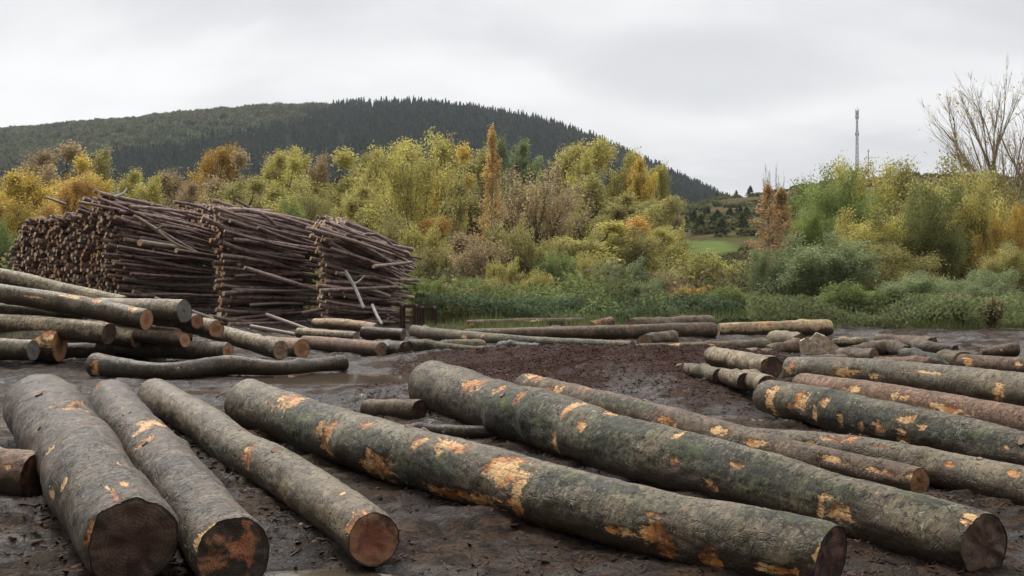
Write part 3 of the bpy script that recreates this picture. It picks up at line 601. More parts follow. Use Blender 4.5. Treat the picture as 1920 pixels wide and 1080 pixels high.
log([(-160, 600, 19, 15.2), (60, 612, 20, 15.0), (204, 626, 21, 14.7)], 'log in the left pile whose end is dark grey under a tan rim', PALE, E_TAN, E_DARK, group=G_LEFT, nw=2, wounds=[(205, 605, 14, 4)])
log([(-60, 615, 15, 16.4), (140, 622, 16, 15.9), (256, 636, 17.5, 15.5)], 'log in the left pile with a dark hollow in its orange end', PALE, E_TAN, E_ORG, group=G_LEFT, nw=1)
log([(-120, 640, 28, 15.4), (20, 642, 30, 15.1), (112, 648, 31, 14.8)], 'thick log at the bottom left of the pile with a rough orange end', BEECH, E_TAN, E_ORG, group=G_LEFT, nw=2, tilt=.3, wounds=[(85, 628, 16, 10), (105, 632, 10, 20), (70, 640, 7, 12)])
log([(-110, 650, 21, 14.7), (62, 657, 20, 14.3)], 'grey log with a grey end lying before the thick split one', BEECH, E_TAN, E_GREY, group=G_LEFT, nw=2)
log([(180, 612, 11, 16.2), (333, 628, 13, 15.3)], 'thin log with a reddish end in the middle of the left pile', BROWN, E_TAN, E_RED, group=G_LEFT, nw=1)
log([(200, 622, 12, 15.9), (347, 638, 14, 15.0)], 'thin log with an orange end just under the reddish one', BROWN, E_TAN, E_ORG, group=G_LEFT, nw=1)
log([(240, 592, 12, 16.4), (370, 603, 14, 15.5)], 'log with a small red heart below the grey weathered end', BROWN, E_TAN, E_RED, group=G_LEFT, nw=1)
log([(300, 600, 14, 16.6), (406, 617, 17.5, 15.6)], 'log with a bright orange end at the right side of the left pile', PALE, E_TAN, E_ORG, group=G_LEFT, nw=1)
log([(190, 652, 17, 15.9), (428, 659, 17, 15.2)], 'dark log at the foot of the left pile under the orange ended logs', DARK, E_TAN, E_ORG, group=G_LEFT, nw=2)
log([(380, 618, 14, 17.0), (440, 632, 16, 16.4), (526, 657, 18, 15.4)], 'pale barked log sloping down at the right of the left pile', PALE, E_TAN, E_TAN, group=G_LEFT, nw=5)
log([(500, 646, 17), (566, 654, 19)], 'short thick block with a torn reddish end beside the sloping pale log', REDW, E_ORG, E_ORG, group=G_LEFT, nw=6, tilt=.25)
log([(572, 642, 13), (716, 656, 15)], 'peeled reddish log in front of the pole stacks', REDW, E_ORG, E_TAN, group=G_LEFT, nw=5)
log([(590, 606, 9, 20.5), (640, 608, 10, 20), (706, 616, 10, 19.4)], 'bare yellowish log at the foot of the pole stacks', PEEL, E_TAN, E_TAN, group=G_LEFT, nw=1)
log([(560, 624, 10, 18.8), (668, 632, 10, 18.2)], 'thin pale log under the bare yellowish one', PALE, E_TAN, E_TAN, group=G_LEFT, nw=1)
log([(680, 622, 11, 18.8), (756, 628, 12, 18.5)], 'dark mossy log at the foot of the right pole stack', BLACK, E_DARK, E_DARK, group=G_LEFT, nw=1, nm=2)
log([(712, 652, 14), (762, 656, 17)], 'black stump piece between the peeled log and the back row', BLACK, E_DARK, E_RDK, group=G_LEFT, nw=2, nm=1, rough=2.5, name='stump', cat='stump')
log([(90, 660, 16, 16.2), (300, 660, 17, 15.9)], 'dark red log in the shade at the bottom of the left pile', BROWN, E_RED, E_RED, group=G_LEFT, nw=1)
log([(-140, 625, 22, 17), (100, 640, 20, 16.8), (360, 630, 18, 17.2)], 'brown log at the back of the left pile, seen through its gaps', BROWN, E_RED, E_TAN, group=G_LEFT, nw=1)

# split stump: two bright wedges standing against each other
def wedge(pts2, Y, dpt, label):
    P0 = np.array([W(u, v, Y) for u, v in pts2]); base = P0.mean(0); base[2] = 0
    n = len(P0); rng = np.random.default_rng(len(label))
    A = P0-base; B = A*np.array([.8, 1, .85])+np.array([.05, dpt, 0.02])
    K = 6; rings = [A*(1-k/(K-1))+B*(k/(K-1))+rng.normal(0, .018, A.shape)*(0 if k == 0 else 1) for k in range(K)]
    V = np.concatenate(rings+[A.mean(0)[None], B.mean(0)[None]]); q = []; t = []
    for k in range(K-1):
        for a in range(n): q.append([k*n+a, k*n+(a+1) % n, (k+1)*n+(a+1) % n, (k+1)*n+a])
    for a in range(n): t += [[(a+1) % n, a, K*n], [(K-1)*n+a, (K-1)*n+(a+1) % n, K*n+1]]
    m = plain('split_wood', (.66, .52, .37), .75, var=.6, scale=9)
    o = obj('split_stump', mesh_np('split_stump', V, [np.array(q), np.array(t)], [m], False)); o.location = base
    tag(o, label, 'stump', 'split stump wedges')
wedge([(1500, 640), (1512, 634), (1532, 645), (1556, 666), (1560, 674), (1520, 674), (1500, 660)], 16.2, .35, 'bright split wood wedge with a jagged face beside the rotten trunk')
wedge([(1516, 640), (1530, 624), (1546, 630), (1570, 648), (1592, 674), (1566, 676), (1540, 650)], 16.6, .4, 'grey pointed wood wedge leaning behind the bright split one')

# ------------------------------------------------------------------ pole stacks
def pole_material():
    m, t, p = newmat('pole_bark'); g = t.nodes.new('ShaderNodeNewGeometry'); oi = t.nodes.new('ShaderNodeObjectInfo')
    ri = MA(t, 'FRACT', MA(t, 'ADD', g.outputs['Random Per Island'], MA(t, 'MULTIPLY', oi.outputs['Random'], 7.)))
    v = g.outputs['Position']; n = NOISE(t, v, 5, 5, .7)
    c = MIX(t, ri, (.165, .100, .080), (.40, .28, .235)); c = MIX(t, MA(t, 'MULTIPLY', SS(t, n, .45, .62), .75), c, (.045, .030, .027))
    c = MIX(t, MA(t, 'MULTIPLY', SS(t, ri, .88, .93), .7), c, (.24, .20, .16))
    t.links.new(c, p.inputs['Base Color']); p.inputs['Roughness'].default_value = .6; bump(t, p, NOISE(t, v, 30, 3), .5, .01)
    m2, t, p = newmat('pole_end'); g = t.nodes.new('ShaderNodeNewGeometry'); oi = t.nodes.new('ShaderNodeObjectInfo')
    ri = MA(t, 'FRACT', MA(t, 'ADD', MA(t, 'MULTIPLY', g.outputs['Random Per Island'], 3.1), MA(t, 'MULTIPLY', oi.outputs['Random'], 5.)))
    n = NOISE(t, g.outputs['Position'], .8, 3)
    c = MIX(t, ri, (.42, .22, .10), (.86, .66, .42)); c = MIX(t, MA(t, 'MULTIPLY', SS(t, n, .5, .6), .6), c, (.60, .26, .09))
    c = MIX(t, SS(t, MA(t, 'FRACT', MA(t, 'MULTIPLY', ri, 9.)), .74, .78), c, (.09, .055, .035))
    t.links.new(c, p.inputs['Base Color']); p.inputs['Roughness'].default_value = .7
    return m, m2
PB, PE = pole_material()
def poles():
    rng = np.random.default_rng(5); out = []
    def stack(si, C, ang, Ln, path, hL, hR, d, keep):
        # C near-left corner; path: points of the left face going back; poles run along ang
        ax = np.array([math.cos(R(ang)), math.sin(R(ang))])
        path = np.array([C]+path, float)*np.array([1, K]); seg = np.concatenate([[0], np.cumsum(np.linalg.norm(np.diff(path, axis=0), axis=1))])
        n = int(seg[-1]/d)
        for ci in range(n):
            t = ci*d; b = np.array([np.interp(t, seg, path[:, 0]), np.interp(t, seg, path[:, 1])])
            tl, tr = hL(t), hR(t); rows = int(tl/(d*.93))
            for k in range(rows):
                fromtop = rows-k
                if not keep(t, ci, k, fromtop): continue
                f = (k+.5)/rows
                z0 = f*tl+rng.normal(0, .03); z1 = f*tr*.97+rng.normal(0, .05)+.05
                messy = 1 if fromtop > 3 else (2.2 if ci < 25 else 1.2)
                if ci < 2: messy *= 1.4
                yaw = rng.normal(0, R(2.8))*messy+(rng.normal(0, R(9)) if rng.random() < .14 and ci < 8 else 0)
                off = rng.normal(0, .19 if ci < 3 else .12)*messy; LL = Ln*rng.uniform(.72, 1.1)
                if ci < 2 and rng.random() < .35: LL *= rng.uniform(.45, .8); off += rng.uniform(0, Ln*.4)
                a2 = np.array([math.cos(R(ang)+yaw), math.sin(R(ang)+yaw)])
                jit = rng.normal(0, .07, 2)-(np.array([ax[1], -ax[0]])*(-rng.uniform(0, .18)) if ci == 0 else 0)
                p0 = np.array([*(b+jit+ax*off), z0]); sl = (z1-z0)/Ln+rng.normal(0, .030)*messy
                if ci == 0: p0[:2] -= np.array([-ax[1], ax[0]])*rng.uniform(0, .22)
                p1 = p0+np.array([a2[0], a2[1], sl])*LL
                p1[2] = max(p1[2], .06)
                r0 = d*.5*rng.uniform(.72, 1.22); score = (0 if ci < 2 else (1 if (fromtop <= 2 or (si == 0 and t < 1.6)) else 3))*10+np.hypot(*p0[:2])*.2+rng.random()*3
                out.append((score, p0, p1, r0, r0*rng.uniform(.6, .85), rng.normal(0, .085, 2), si))
    stack(0, (-14.3, 29.0), 51, 4.6, [(-19.8, 31.6)], lambda t: 4.25-.09*t+.40*math.exp(-((t-1.0)/1.0)**2)-.6*sst(t, 5.2, 6.6), lambda t: 3.3-.1*t, .142, lambda t, c, k, f: True)
    stack(1, (-9.35, 25.8), 46, 3.6, [(-11.7, 32.6), (-14.9, 35.8)], lambda t: 3.8+.06*t, lambda t: 2.9+.08*t, .142, lambda t, c, k, f: c < 7 or f < 6 or (t > 8 and f < 10))
    stack(2, (-5.85, 25.0), 36, 2.75, [(-6.3, 29.4), (-7.5, 31)], lambda t: 3.15+.08*t, lambda t: 2.15+.05*t, .135, lambda t, c, k, f: c < 7 or f < 7)
    # loose poles sticking out of the tops and fallen at the feet
    for (a, b, r_, si) in [(W(124, 383, 29.5), W(86, 370, 29.8), .05, 0), (W(176, 358, 28.8), W(330, 402, 31), .07, 0), (W(186, 362, 28.6), W(300, 386, 31), .07, 0),
                          (W(250, 405, 28.3), W(370, 474, 29), .07, 0), (W(398, 375, 26.6), W(440, 388, 27.5), .07, 1), (W(440, 374, 27.8), W(480, 396, 28.6), .06, 1),
                          (W(430, 392, 26.6), W(512, 396, 28.3), .07, 1), (W(458, 502, 24.9), W(600, 546, 25.6), .07, 1), (W(700, 500, 24.4), W(772, 492, 25.8), .06, 2),
                          (W(600, 545, 24.2), W(745, 538, 25.4), .06, 2), (W(608, 415, 24.6), W(768, 478, 26.4), .06, 2), (W(500, 590, 24.2), W(590, 622, 23), .06, 1),
                          (W(470, 612, 22.5), W(560, 628, 21.8), .06, 1), (W(290, 560, 25), W(400, 598, 25), .07, 0), (W(330, 470, 27.6), W(408, 482, 29.2), .08, 0),
                          (W(262, 455, 27.8), W(345, 466, 29.4), .12, 0)]:
        out.append((-5, a, b, r_, r_*.8, np.zeros(2), si))
    return out
def sst(x, a, b): return float(sstep(np.array(x), a, b))
PL = sorted(poles(), key=lambda q: q[0])
def pole_geo(mb, p0, p1, r0, r1, bend):
    t = np.linspace(0, 1, 5)[:, None]; d = p1-p0; s = np.array([-d[1], d[0], 0]); s /= np.linalg.norm(s)+1e-9
    P = p0+d*t+(s*bend[0]+np.array([0, 0, bend[1]]))*np.sin(t*math.pi)
    mb.tube(P, r0+(r1-r0)*t[:, 0], 8, 0, 1)
stname = ['the left stack with the round ends showing', 'the middle stack', 'the right stack nearest the trees']
for i, (s_, p0, p1, r0, r1, bd, si) in enumerate(PL[:298]):
    mb = MB(); base = (p0+p1)/2; pole_geo(mb, p0-base, p1-base, r0, r1, bd)
    o = obj('timber_pole', mb.mesh('timber_pole', [PB, PE], True)); o.location = base
    tag(o, 'thin reddish brown pole lying in '+stname[si], 'pole', 'poles in '+stname[si])
mb = MB()
for (s_, p0, p1, r0, r1, bd, si) in PL[298:]: pole_geo(mb, p0, p1, r0, r1, bd)
tag(obj('stacked_poles', mb.mesh('stacked_poles', [PB, PE], True)), 'mass of thin brown poles filling the three tall stacks', 'pole stack', kind='stuff')
# pale bare branches lying on the stacks
def branch_obj(label, lines, mat, cat='branch'):
    base = np.array(lines[0][0][0], float); mb = MB()
    for P, r0, r1 in lines:
        P = smooth_pts(np.array(P, float), 10); mb.tube(P-base, np.linspace(r0, r1, 10), 7, 0, 0)
    o = obj('dead_branch', mb.mesh('dead_branch', [mat], True)); o.location = base; tag(o, label, cat, 'bare branches on the pole stacks')
GREYW = plain('bleached_wood', (.42, .40, .36), .8, var=.4, scale=5)
branch_obj('bleached forked branch leaning down the right pole stack', [([W(647, 508, 23.9), W(664, 536, 23.8), W(682, 578, 23.4)], .055, .045), ([W(662, 533, 23.8), W(672, 528, 23.9), W(684, 517, 24)], .03, .02), ([W(640, 511, 23.9), W(652, 516, 23.9)], .03, .02)], GREYW)
branch_obj('bleached straight stick below the forked branch', [([W(698, 572, 23.4), W(706, 590, 23.1), W(716, 608, 22.8)], .05, .04)], GREYW)
branch_obj('crooked pale stick poking up on top of the left pole stack', [([W(214, 370, 29), W(225, 366, 29.1), W(233, 361, 29.2), W(238, 352, 29.3)], .07, .03)], GREYW)
branch_obj('pale forked branch lying across the left pole stack', [([W(258, 408, 27.9), W(290, 428, 28), W(325, 455, 28.2), W(368, 473, 28.6)], .06, .04), ([W(293, 430, 28), W(302, 425, 28), W(304, 420, 28)], .04, .03)], TWIGP)

# rusty steel racks beside the right stack
def rack(u0, u1, vt, vb, Y, label, dep=1.1):
    a, b = W(u0, vb, Y), W(u1, vb, Y); a[2] = b[2] = gz(a[0], a[1])-.03; top = W(u0, vt, Y)[2]
    root = empty('steel_rack', a); w = b[0]-a[0]; h = top-a[2]; tag(root, label, 'rack', 'steel racks beside the pole stacks')
    for x in (0, w):
        for y in (0, dep):
            m = MB(); m.box((x, y, h/2), (.09, .09, h)); obj('post', m.mesh('post', [RUST]), root)
    for y in (0, dep):
        m = MB(); m.box((w/2, y, h-.045), (w-.092, .07, .08)); obj('rail', m.mesh('rail', [RUST]), root)
    for x in (0, w):
        m = MB(); m.box((x, dep/2, h-.045), (.07, dep-.092, .07)); obj('rail', m.mesh('rail', [RUST]), root)
rack(788, 812, 576, 612, 24.6, 'dark rusty steel frame standing clear against the brambles')
rack(752, 778, 572, 614, 23.6, 'rusty steel frame holding the right pole stack', .9)

# ------------------------------------------------------------------ trees
def tree_mesh(seed, H, spread, form, nleaf, leaf, twig=TWIG, tw=1.0):
    rng = np.random.default_rng(seed); wood = MB(); anc = []
    def br(p, d, ln, r, lev, maxlev, up, bend):
        n = 6 if lev < 2 else 4; P = [p]; d = d/np.linalg.norm(d); dirs = [d]
        for i in range(n):
            d = d+rng.normal(0, bend, 3)+np.array([0, 0, up]); d /= np.linalg.norm(d); P.append(P[-1]+d*ln/n); dirs.append(d)
        P = np.array(P); wood.tube(P, np.linspace(r, r*(.45 if lev < 2 else .3), n+1), 7 if lev == 0 else (5 if lev == 1 else 3))
        if lev >= maxlev:
            for q in P[1:]: anc.append(q)
            return
        if lev >= maxlev-1:
            for q in P[3:]: anc.append(q)
        k = form['kids'][lev]
        for i in range(k):
            f = rng.uniform(form['start'][lev], 1.0) if i < k-1 else 1.0
            ii = f*n; a = int(min(ii, n-1)); q = P[a]*(1-(ii-a))+P[a+1]*(ii-a)
            az = i*2.4+rng.uniform(-.5, .5); th = form['ang'][lev]*rng.uniform(.7, 1.25)*(.25 if i == k-1 else 1)
            D = dirs[a+1]; e1 = np.cross(D, [0.3, .2, 1]) if abs(D[2]) < .95 else np.cross(D, [1, 0, 0]); e1 /= np.linalg.norm(e1); e2 = np.cross(D, e1)
            nd = D*math.cos(th)+(e1*math.cos(az)+e2*math.sin(az))*math.sin(th)
            env = form['env'](f) if lev == 0 else (1.1-.5*f)
            cl = form['len'][lev]*(spread if lev == 0 else ln)*env*rng.uniform(.75, 1.2)
            br(q, nd, cl, max(r*(1-f*.55)*form.get('thin', .55), .008), lev+1, maxlev, form['up'], bend*1.15)
    stems = form.get('stems', 1)
    for k in range(stems):
        if stems == 1: d = np.array([rng.normal(0, .03), rng.normal(0, .03), 1.]); p = np.zeros(3)
        else:
            a = k*2*math.pi/stems+rng.uniform(-.3, .3); lean = rng.uniform(.08, form.get('lean', .6)); d = np.array([math.cos(a)*lean, math.sin(a)*lean, 1.]); p = np.array([math.cos(a), math.sin(a), 0])*spread*.05
        br(p, d, H*form.get('trunk', .9)*rng.uniform(.8, 1) if stems > 1 else H*form.get('trunk', .9), H*form.get('rad', .014), 0, form.get('lev', 3), form['up']*.5 if stems > 1 else 0, form.get('bend', .10))
    anc = np.array(anc); c = anc[rng.integers(0, len(anc), nleaf)]+rng.normal(0, form.get('sig', .35), (nleaf, 3))
    c = c[c[:, 2] > .05]
    lm = MB(); lm.leaves(c, leaf, rng)
    V = np.concatenate(wood.v+lm.v); hi = np.percentile(lm.v[0][:, 2], 99.7) if nleaf > 800 else V[:, 2].max(); wd = np.percentile(np.abs(V[:, :2]).max(1), 97)*2
    return (wood.mesh('trunk', [twig], True), lm.mesh('crown', [LEAF]), hi, wd)
ROUND_OLD = dict(kids=[15, 8, 5], start=[.22, .25, .2], ang=[.95, .75, .7], len=[.9, .5, .45], env=lambda f: math.sqrt(max(.08, 1-((f-.45)/.62)**2)), up=.09, sig=.42)
UPR_OLD = dict(kids=[14, 8, 5], start=[.12, .2, .2], ang=[.62, .5, .55], len=[1.0, .5, .45], env=lambda f: 1.15-.75*f, up=.10, sig=.36, trunk=.8)
COL = dict(kids=[70, 5, 4], start=[.02, .15, .2], ang=[.36, .34, .5], len=[1.7, .42, .4], env=lambda f: 1.2*max(.03, 1.0-f)**1.0, up=.16, sig=.26, bend=.015, trunk=.92)
ROUND = dict(kids=[17, 9, 6], start=[.18, .2, .15], ang=[.80, .58, .48], len=[.95, .52, .50], env=lambda f: math.sqrt(max(.10, 1-((f-.42)/.64)**2)), up=.13, sig=.32)
UPR = dict(kids=[15, 9, 6], start=[.10, .15, .15], ang=[.52, .40, .40], len=[1.05, .55, .50], env=lambda f: 1.15-.7*f, up=.11, sig=.27, trunk=.8)
VASE = dict(kids=[7, 7, 5], start=[.35, .15, .2], ang=[.55, .5, .5], len=[1.2, .6, .5], env=lambda f: 1.1-.3*f, up=.10, sig=.22, stems=4, trunk=.55, lean=.7, bend=.09)
BARE = dict(kids=[9, 7, 6], start=[.15, .15, .15], ang=[.30, .28, .30], len=[1.15, .62, .5], env=lambda f: 1.2-.55*f, up=.05, sig=.2, stems=6, trunk=.76, lean=.42, bend=.05, rad=.011)
BUSH = dict(kids=[7, 6, 4], start=[.1, .1, .1], ang=[.7, .7, .7], len=[.6, .55, .5], env=lambda f: 1.1-.3*f, up=.05, sig=.16, stems=9, trunk=.75, lean=1.1, bend=.14, rad=.012)
THICK = dict(kids=[10, 8, 5], start=[.08, .1, .1], ang=[.9, .8, .8], len=[.62, .5, .45], env=lambda f: 1.15-.35*f, up=.06, sig=.30, stems=7, trunk=.9, lean=.7, bend=.12, rad=.012)
SHOOT = dict(kids=[8, 5, 3], start=[.1, .1, .1], ang=[.22, .25, .3], len=[.8, .5, .5], env=lambda f: 1.1-.6*f, up=.05, sig=.08, stems=12, trunk=.8, lean=.35, bend=.05, rad=.008)
PINE = dict(kids=[60, 5, 3], start=[.05, .2, .2], ang=[1.35, .6, .5], len=[1.0, .4, .4], env=lambda f: max(.06, 1.06-f), up=-.02, sig=.10, trunk=.97, bend=.03)
def poplar_mesh(seed, nleaf, H=15.0, Rm=1.9):
    rng = np.random.default_rng(seed); wood = MB(); C = []
    prof = lambda z: Rm*np.interp(z/H, [0, .06, .25, .5, .75, .92, 1.0], [.45, .75, 1.0, .86, .50, .20, .03])
    wood.tube([(0, 0, 0), (.05, 0, H*.5), (0, .04, H*.97)], [.22, .12, .015], 7)
    for k in range(170):
        z0 = H*rng.uniform(.02, .93)**1.05; az = rng.uniform(0, 6.28); ln = rng.uniform(1.3, 2.6)*(1-.45*z0/H); z1 = min(z0+ln, H*1.01); rr_ = prof(z1)*rng.uniform(.45, 1.15)
        t = np.linspace(0, 1, 7)[:, None]; rad = rr_*np.sqrt(t); a = az+rng.normal(0, .25)*t
        P = np.concatenate([rad*np.cos(a), rad*np.sin(a), z0+(z1-z0)*t], 1); wood.tube(P, np.linspace(.03, .008, 7), 3)
        if rng.random() < .85:
            m_ = int(nleaf/170*rng.uniform(.3, 1.9)); i = rng.uniform(1.2, 6, m_); i0 = np.minimum(i.astype(int), 5); f = (i-i0)[:, None]
            C.append(P[i0]*(1-f)+P[i0+1]*f+rng.normal(0, .13, (m_, 3)))
    C = np.concatenate(C); lm = MB(); lm.leaves(C, .19, rng)
    return (wood.mesh('trunk', [TWIGP], True), lm.mesh('crown', [LEAF]), H*1.0, Rm*2)
TM = dict(
    round=[tree_mesh(1, 13, 4.6, ROUND, 21000, .20), tree_mesh(2, 13, 4.2, ROUND, 18000, .20), tree_mesh(3, 13, 5.0, ROUND, 21000, .20)],
    upr=[tree_mesh(4, 13, 4.2, UPR, 17000, .19), tree_mesh(5, 13, 3.8, UPR, 16000, .19), tree_mesh(6, 13, 4.4, UPR, 11000, .19)],
    col=[poplar_mesh(7, 7000), poplar_mesh(27, 4200)],
    vase=[tree_mesh(8, 12, 4.5, VASE, 17000, .19), tree_mesh(9, 12, 4.5, VASE, 10000, .19), tree_mesh(19, 12, 4.5, VASE, 17000, .19)],
    bare=[tree_mesh(10, 13, 4.6, BARE, 500, .16, TWIGP)],
    bush=[tree_mesh(11, 3.5, 2.2, BUSH, 15000, .12), tree_mesh(12, 3.5, 2.4, BUSH, 14000, .12), tree_mesh(13, 3.5, 2.2, BUSH, 15000, .12)],
    thick=[tree_mesh(14, 7, 3.6, THICK, 52000, .15), tree_mesh(15, 7, 3.6, THICK, 48000, .15)],
    shoot=[tree_mesh(16, 3, 1.2, SHOOT, 5000, .09)],
    pine=[tree_mesh(17, 7, 2.2, PINE, 7000, .30)],
    twiggy=[tree_mesh(18, 9, 2.0, BARE, 250, .15)])
YG, YE, OR, OL, BR, GR, DG, GG, PY = (.60, .54, .15), (.74, .56, .11), (.76, .49, .13), (.46, .42, .14), (.50, .38, .20), (.31, .39, .11), (.13, .18, .065), (.31, .37, .17), (.60, .58, .16)
_cnt = {}
HF = dict(round=1.03, upr=1.03, vase=1.05, bush=1.22, thick=1.12)
WF = dict(round=1.6, upr=1.75, vase=1.25, bush=1.3, thick=1.3, col=1.0)
def tree(kind, u, vt, w, Y, col, label, name='tree', cat='tree', group=None, x=None, var=None):
    Y = Y*K; X = (u-960)/FOC*Y; zb = gz(X, Y); k = TM[kind]; i = _cnt.get(kind, 0); _cnt[kind] = i+1
    tm, cm, h, wd = k[(i if var is None else var) % len(k)]
    top = EYE+(HOR-vt)*Y/FOC
    root = empty(name, (X, Y, zb-.05), (i*2.1) % 6.28)
    sxy = w*WF.get(kind, 1.0)*Y/FOC/wd; szz = (top-zb)/h*HF.get(kind, 1.0)
    root.scale = (sxy, sxy, szz)
    a = obj('trunk', tm, root); b = obj('crown', cm, root); b.color = (*col, 1)
    tag(root, label, cat, group)
    return root
GT = 'autumn trees in the belt behind the yard'
T = tree
# left block
T('round', 22, 328, 120, 58, YE, 'golden yellow tree at the left edge behind the pole stack', group=GT)
T('upr', 35, 285, 95, 88, BR, 'sparse brownish tree behind the golden one at the left edge', group=GT)
T('upr', 100, 278, 85, 92, BR, 'tall brownish half bare tree above the left pole stack', group=GT)
T('upr', 160, 285, 70, 96, OL, 'thin greyish tree right of the tall brownish one', group=GT)
T('round', 95, 335, 95, 62, OR, 'orange tinged tree just left of the left pole stack top', group=GT)
T('round', 170, 335, 90, 66, YE, 'yellow tree directly over the peak of the left pole stack', group=GT)
T('upr', 222, 322, 66, 82, YG, 'yellow green tree with a narrow crown over the left stack', group=GT)
T('round', 300, 328, 90, 78, BR, 'tan leaved round tree left of the bright orange crown', group=GT)
T('round', 368, 276, 104, 92, (.62, .40, .07), 'tree with a bright orange round crown in front of the dark hill', group=GT)
T('upr', 425, 290, 60, 88, BR, 'thin tan tree touching the bright orange crown', group=GT)
T('upr', 400, 345, 90, 70, OL, 'low olive tree behind the middle pole stack', group=GT)
T('upr', 495, 290, 78, 82, YG, 'yellow topped tree, first of the row behind the middle stack', group=GT)
T('round', 548, 287, 76, 86, YG, 'yellow green tree, second of the row behind the middle stack', group=GT)
T('upr', 610, 290, 84, 80, YG, 'wide yellow green tree over the gap between the stacks', group=GT)
T('upr', 500, 370, 90, 56, YG, 'low yellow bush like tree rising behind the middle stack', group=GT)
T('vase', 585, 350, 130, 58, OL, 'branchy olive tree behind the right pole stack', group=GT)
T('upr', 660, 292, 80, 84, OL, 'olive tree left of the big spreading tree', group=GT)
T('vase', 770, 268, 210, 52, YG, 'big spreading tree with dark limbs right of the pole stacks', group=GT, var=0)
T('upr', 720, 275, 90, 78, YG, 'yellow green tree behind the left half of the big spreading tree', group=GT)
T('round', 810, 268, 95, 80, YG, 'light yellow crown behind the big spreading tree', group=GT)
T('upr', 872, 282, 90, 86, OL, 'olive tree between the spreading tree and the orange poplar', group=GT)
T('round', 905, 262, 70, 94, GG, 'grey green crown behind the orange poplar', group=GT)
T('col', 922, 236, 76, 50, (.74, .50, .17), 'tall slender orange poplar, the tallest of the belt', name='poplar_tree', group=GT)
T('upr', 962, 268, 70, 92, GG, 'grey green tree right behind the orange poplar', group=GT)
T('upr', 885, 410, 60, 56, BR, 'low tan tree at the foot of the orange poplar', group=GT)
T('vase', 1005, 315, 170, 56, BR, 'half bare tree with dark curved limbs right of the orange poplar', group=GT, var=1)
T('col', 1045, 300, 62, 82, (.52, .40, .21), 'narrow tan poplar rising from the middle of the belt', name='poplar_tree', group=GT)
T('round', 1112, 272, 100, 84, YG, 'tree with a high yellow green dome right of the narrow tan poplar', group=GT)
T('upr', 1075, 330, 90, 66, OL, 'olive brown tree below the high dome', group=GT)
T('round', 1165, 292, 80, 82, YG, 'yellow green tree on the right shoulder of the high dome', group=GT)
T('round', 1212, 312, 72, 86, YG, 'last full yellow green crown before the dark hill slope', group=GT)
T('upr', 1150, 365, 110, 62, OL, 'dull olive tree before the right end of the belt', group=GT)
T('round', 1248, 375, 84, 72, OL, 'small olive tree at the foot of the dark hill', group=GT)
T('round', 1215, 430, 90, 52, YG, 'low yellow tree before the small olive one', group=GT)
T('upr', 1100, 420, 110, 46, YG, 'low yellow green thicket tree in the middle of the belt', group=GT)
T('upr', 1160, 408, 90, 54, OR, 'rust coloured low tree inside the belt', group=GT)
T('upr', 650, 350, 100, 66, YG, 'yellow tree over the right pole stack peak', group=GT)
T('round', 835, 340, 60, 68, OL, 'small dark olive crown beside the orange poplar', group=GT)
T('round', 820, 410, 60, 50, OR, 'small orange tree at the edge of the big spreading tree', group=GT)
# shrubs in front of the belt
GS = 'bushes between the yard and the tree belt'
def S(*a, **k): return tree(*a, name='shrub', cat='bush', group=GS, **k)
S('bush', 905, 470, 120, 40, BR, 'tan thicket under the orange poplar')
S('bush', 985, 455, 100, 40, OL, 'olive willow bush right of the tan thicket')
S('bush', 945, 500, 70, 36, YG, 'small yellow green bush before the tan thicket')
S('bush', 1045, 490, 80, 38, GR, 'green bush left of the dark round bush')
S('bush', 1030, 505, 50, 36, DG, 'very dark narrow bush in the middle')
S('bush', 1165, 500, 110, 37, GG, 'dark grey green round bush above the brambles')
S('bush', 1105, 492, 90, 39, YG, 'light yellow green bush left of the round grey green bush')
S('bush', 1330, 490, 120, 40, PY, 'feathery lime yellow bush left of the green willows')
S('bush', 1300, 542, 80, 36, OR, 'low rust orange bush under the lime yellow one')
S('bush', 1245, 520, 70, 39, BR, 'brown dry bush left of the rust orange one')
S('bush', 830, 480, 110, 42, OL, 'olive bush right of the pole stacks')
S('bush', 790, 440, 90, 44, YG, 'yellow green bush over the end of the right stack')
S('bush', 870, 530, 80, 36, GR, 'green bush behind the bright tipped log')
S('bush', 1225, 474, 60, 58, GG, 'grey green bush at the edge of the small field')
S('bush', 1265, 440, 50, 62, YG, 'small yellow bush above the small field')
S('bush', 545, 405, 60, 44, GR, 'green bush in the gap between the middle and right stacks')
S('bush', 10, 440, 60, 44, GR, 'green bush at the left edge beside the left stack')
S('bush', -20, 470, 90, 36, DG, 'dark green bush at the far left behind the log pile')
S('bush', 1390, 520, 70, 38, GR, 'fresh green bush between the lime bush and the willows')
S('bush', 860, 575, 60, 27, OL, 'small reddish leaved bramble bush behind the steel frame')
S('bush', 1075, 462, 110, 44, OL, 'wide olive bush behind the dark narrow one')
S('bush', 1200, 455, 90, 46, OL, 'olive bush behind the round grey green bush')
S('bush', 1140, 450, 90, 48, YG, 'yellowish bush tops above the round grey green bush')
S('bush', 950, 440, 90, 45, OL, 'tall olive bush at the right foot of the orange poplar')
S('bush', 1010, 520, 60, 33, YG, 'bright yellow green low bush right behind the brambles')
S('bush', 1085, 530, 70, 33, GR, 'fresh green low bush behind the brambles, centre')
S('bush', 1210, 535, 80, 33, GG, 'grey green low bush behind the brambles at the right')
S('bush', 920, 535, 90, 34, OL, 'brownish olive low bush behind the brambles at the left')
S('bush', 1370, 545, 90, 31, GR, 'green low bush left of the silvery willow')
S('bush', 800, 530, 90, 33, GR, 'green bush behind the steel frame')
S('bush', 740, 430, 90, 48, OL, 'olive bush showing over the low end of the right stack')
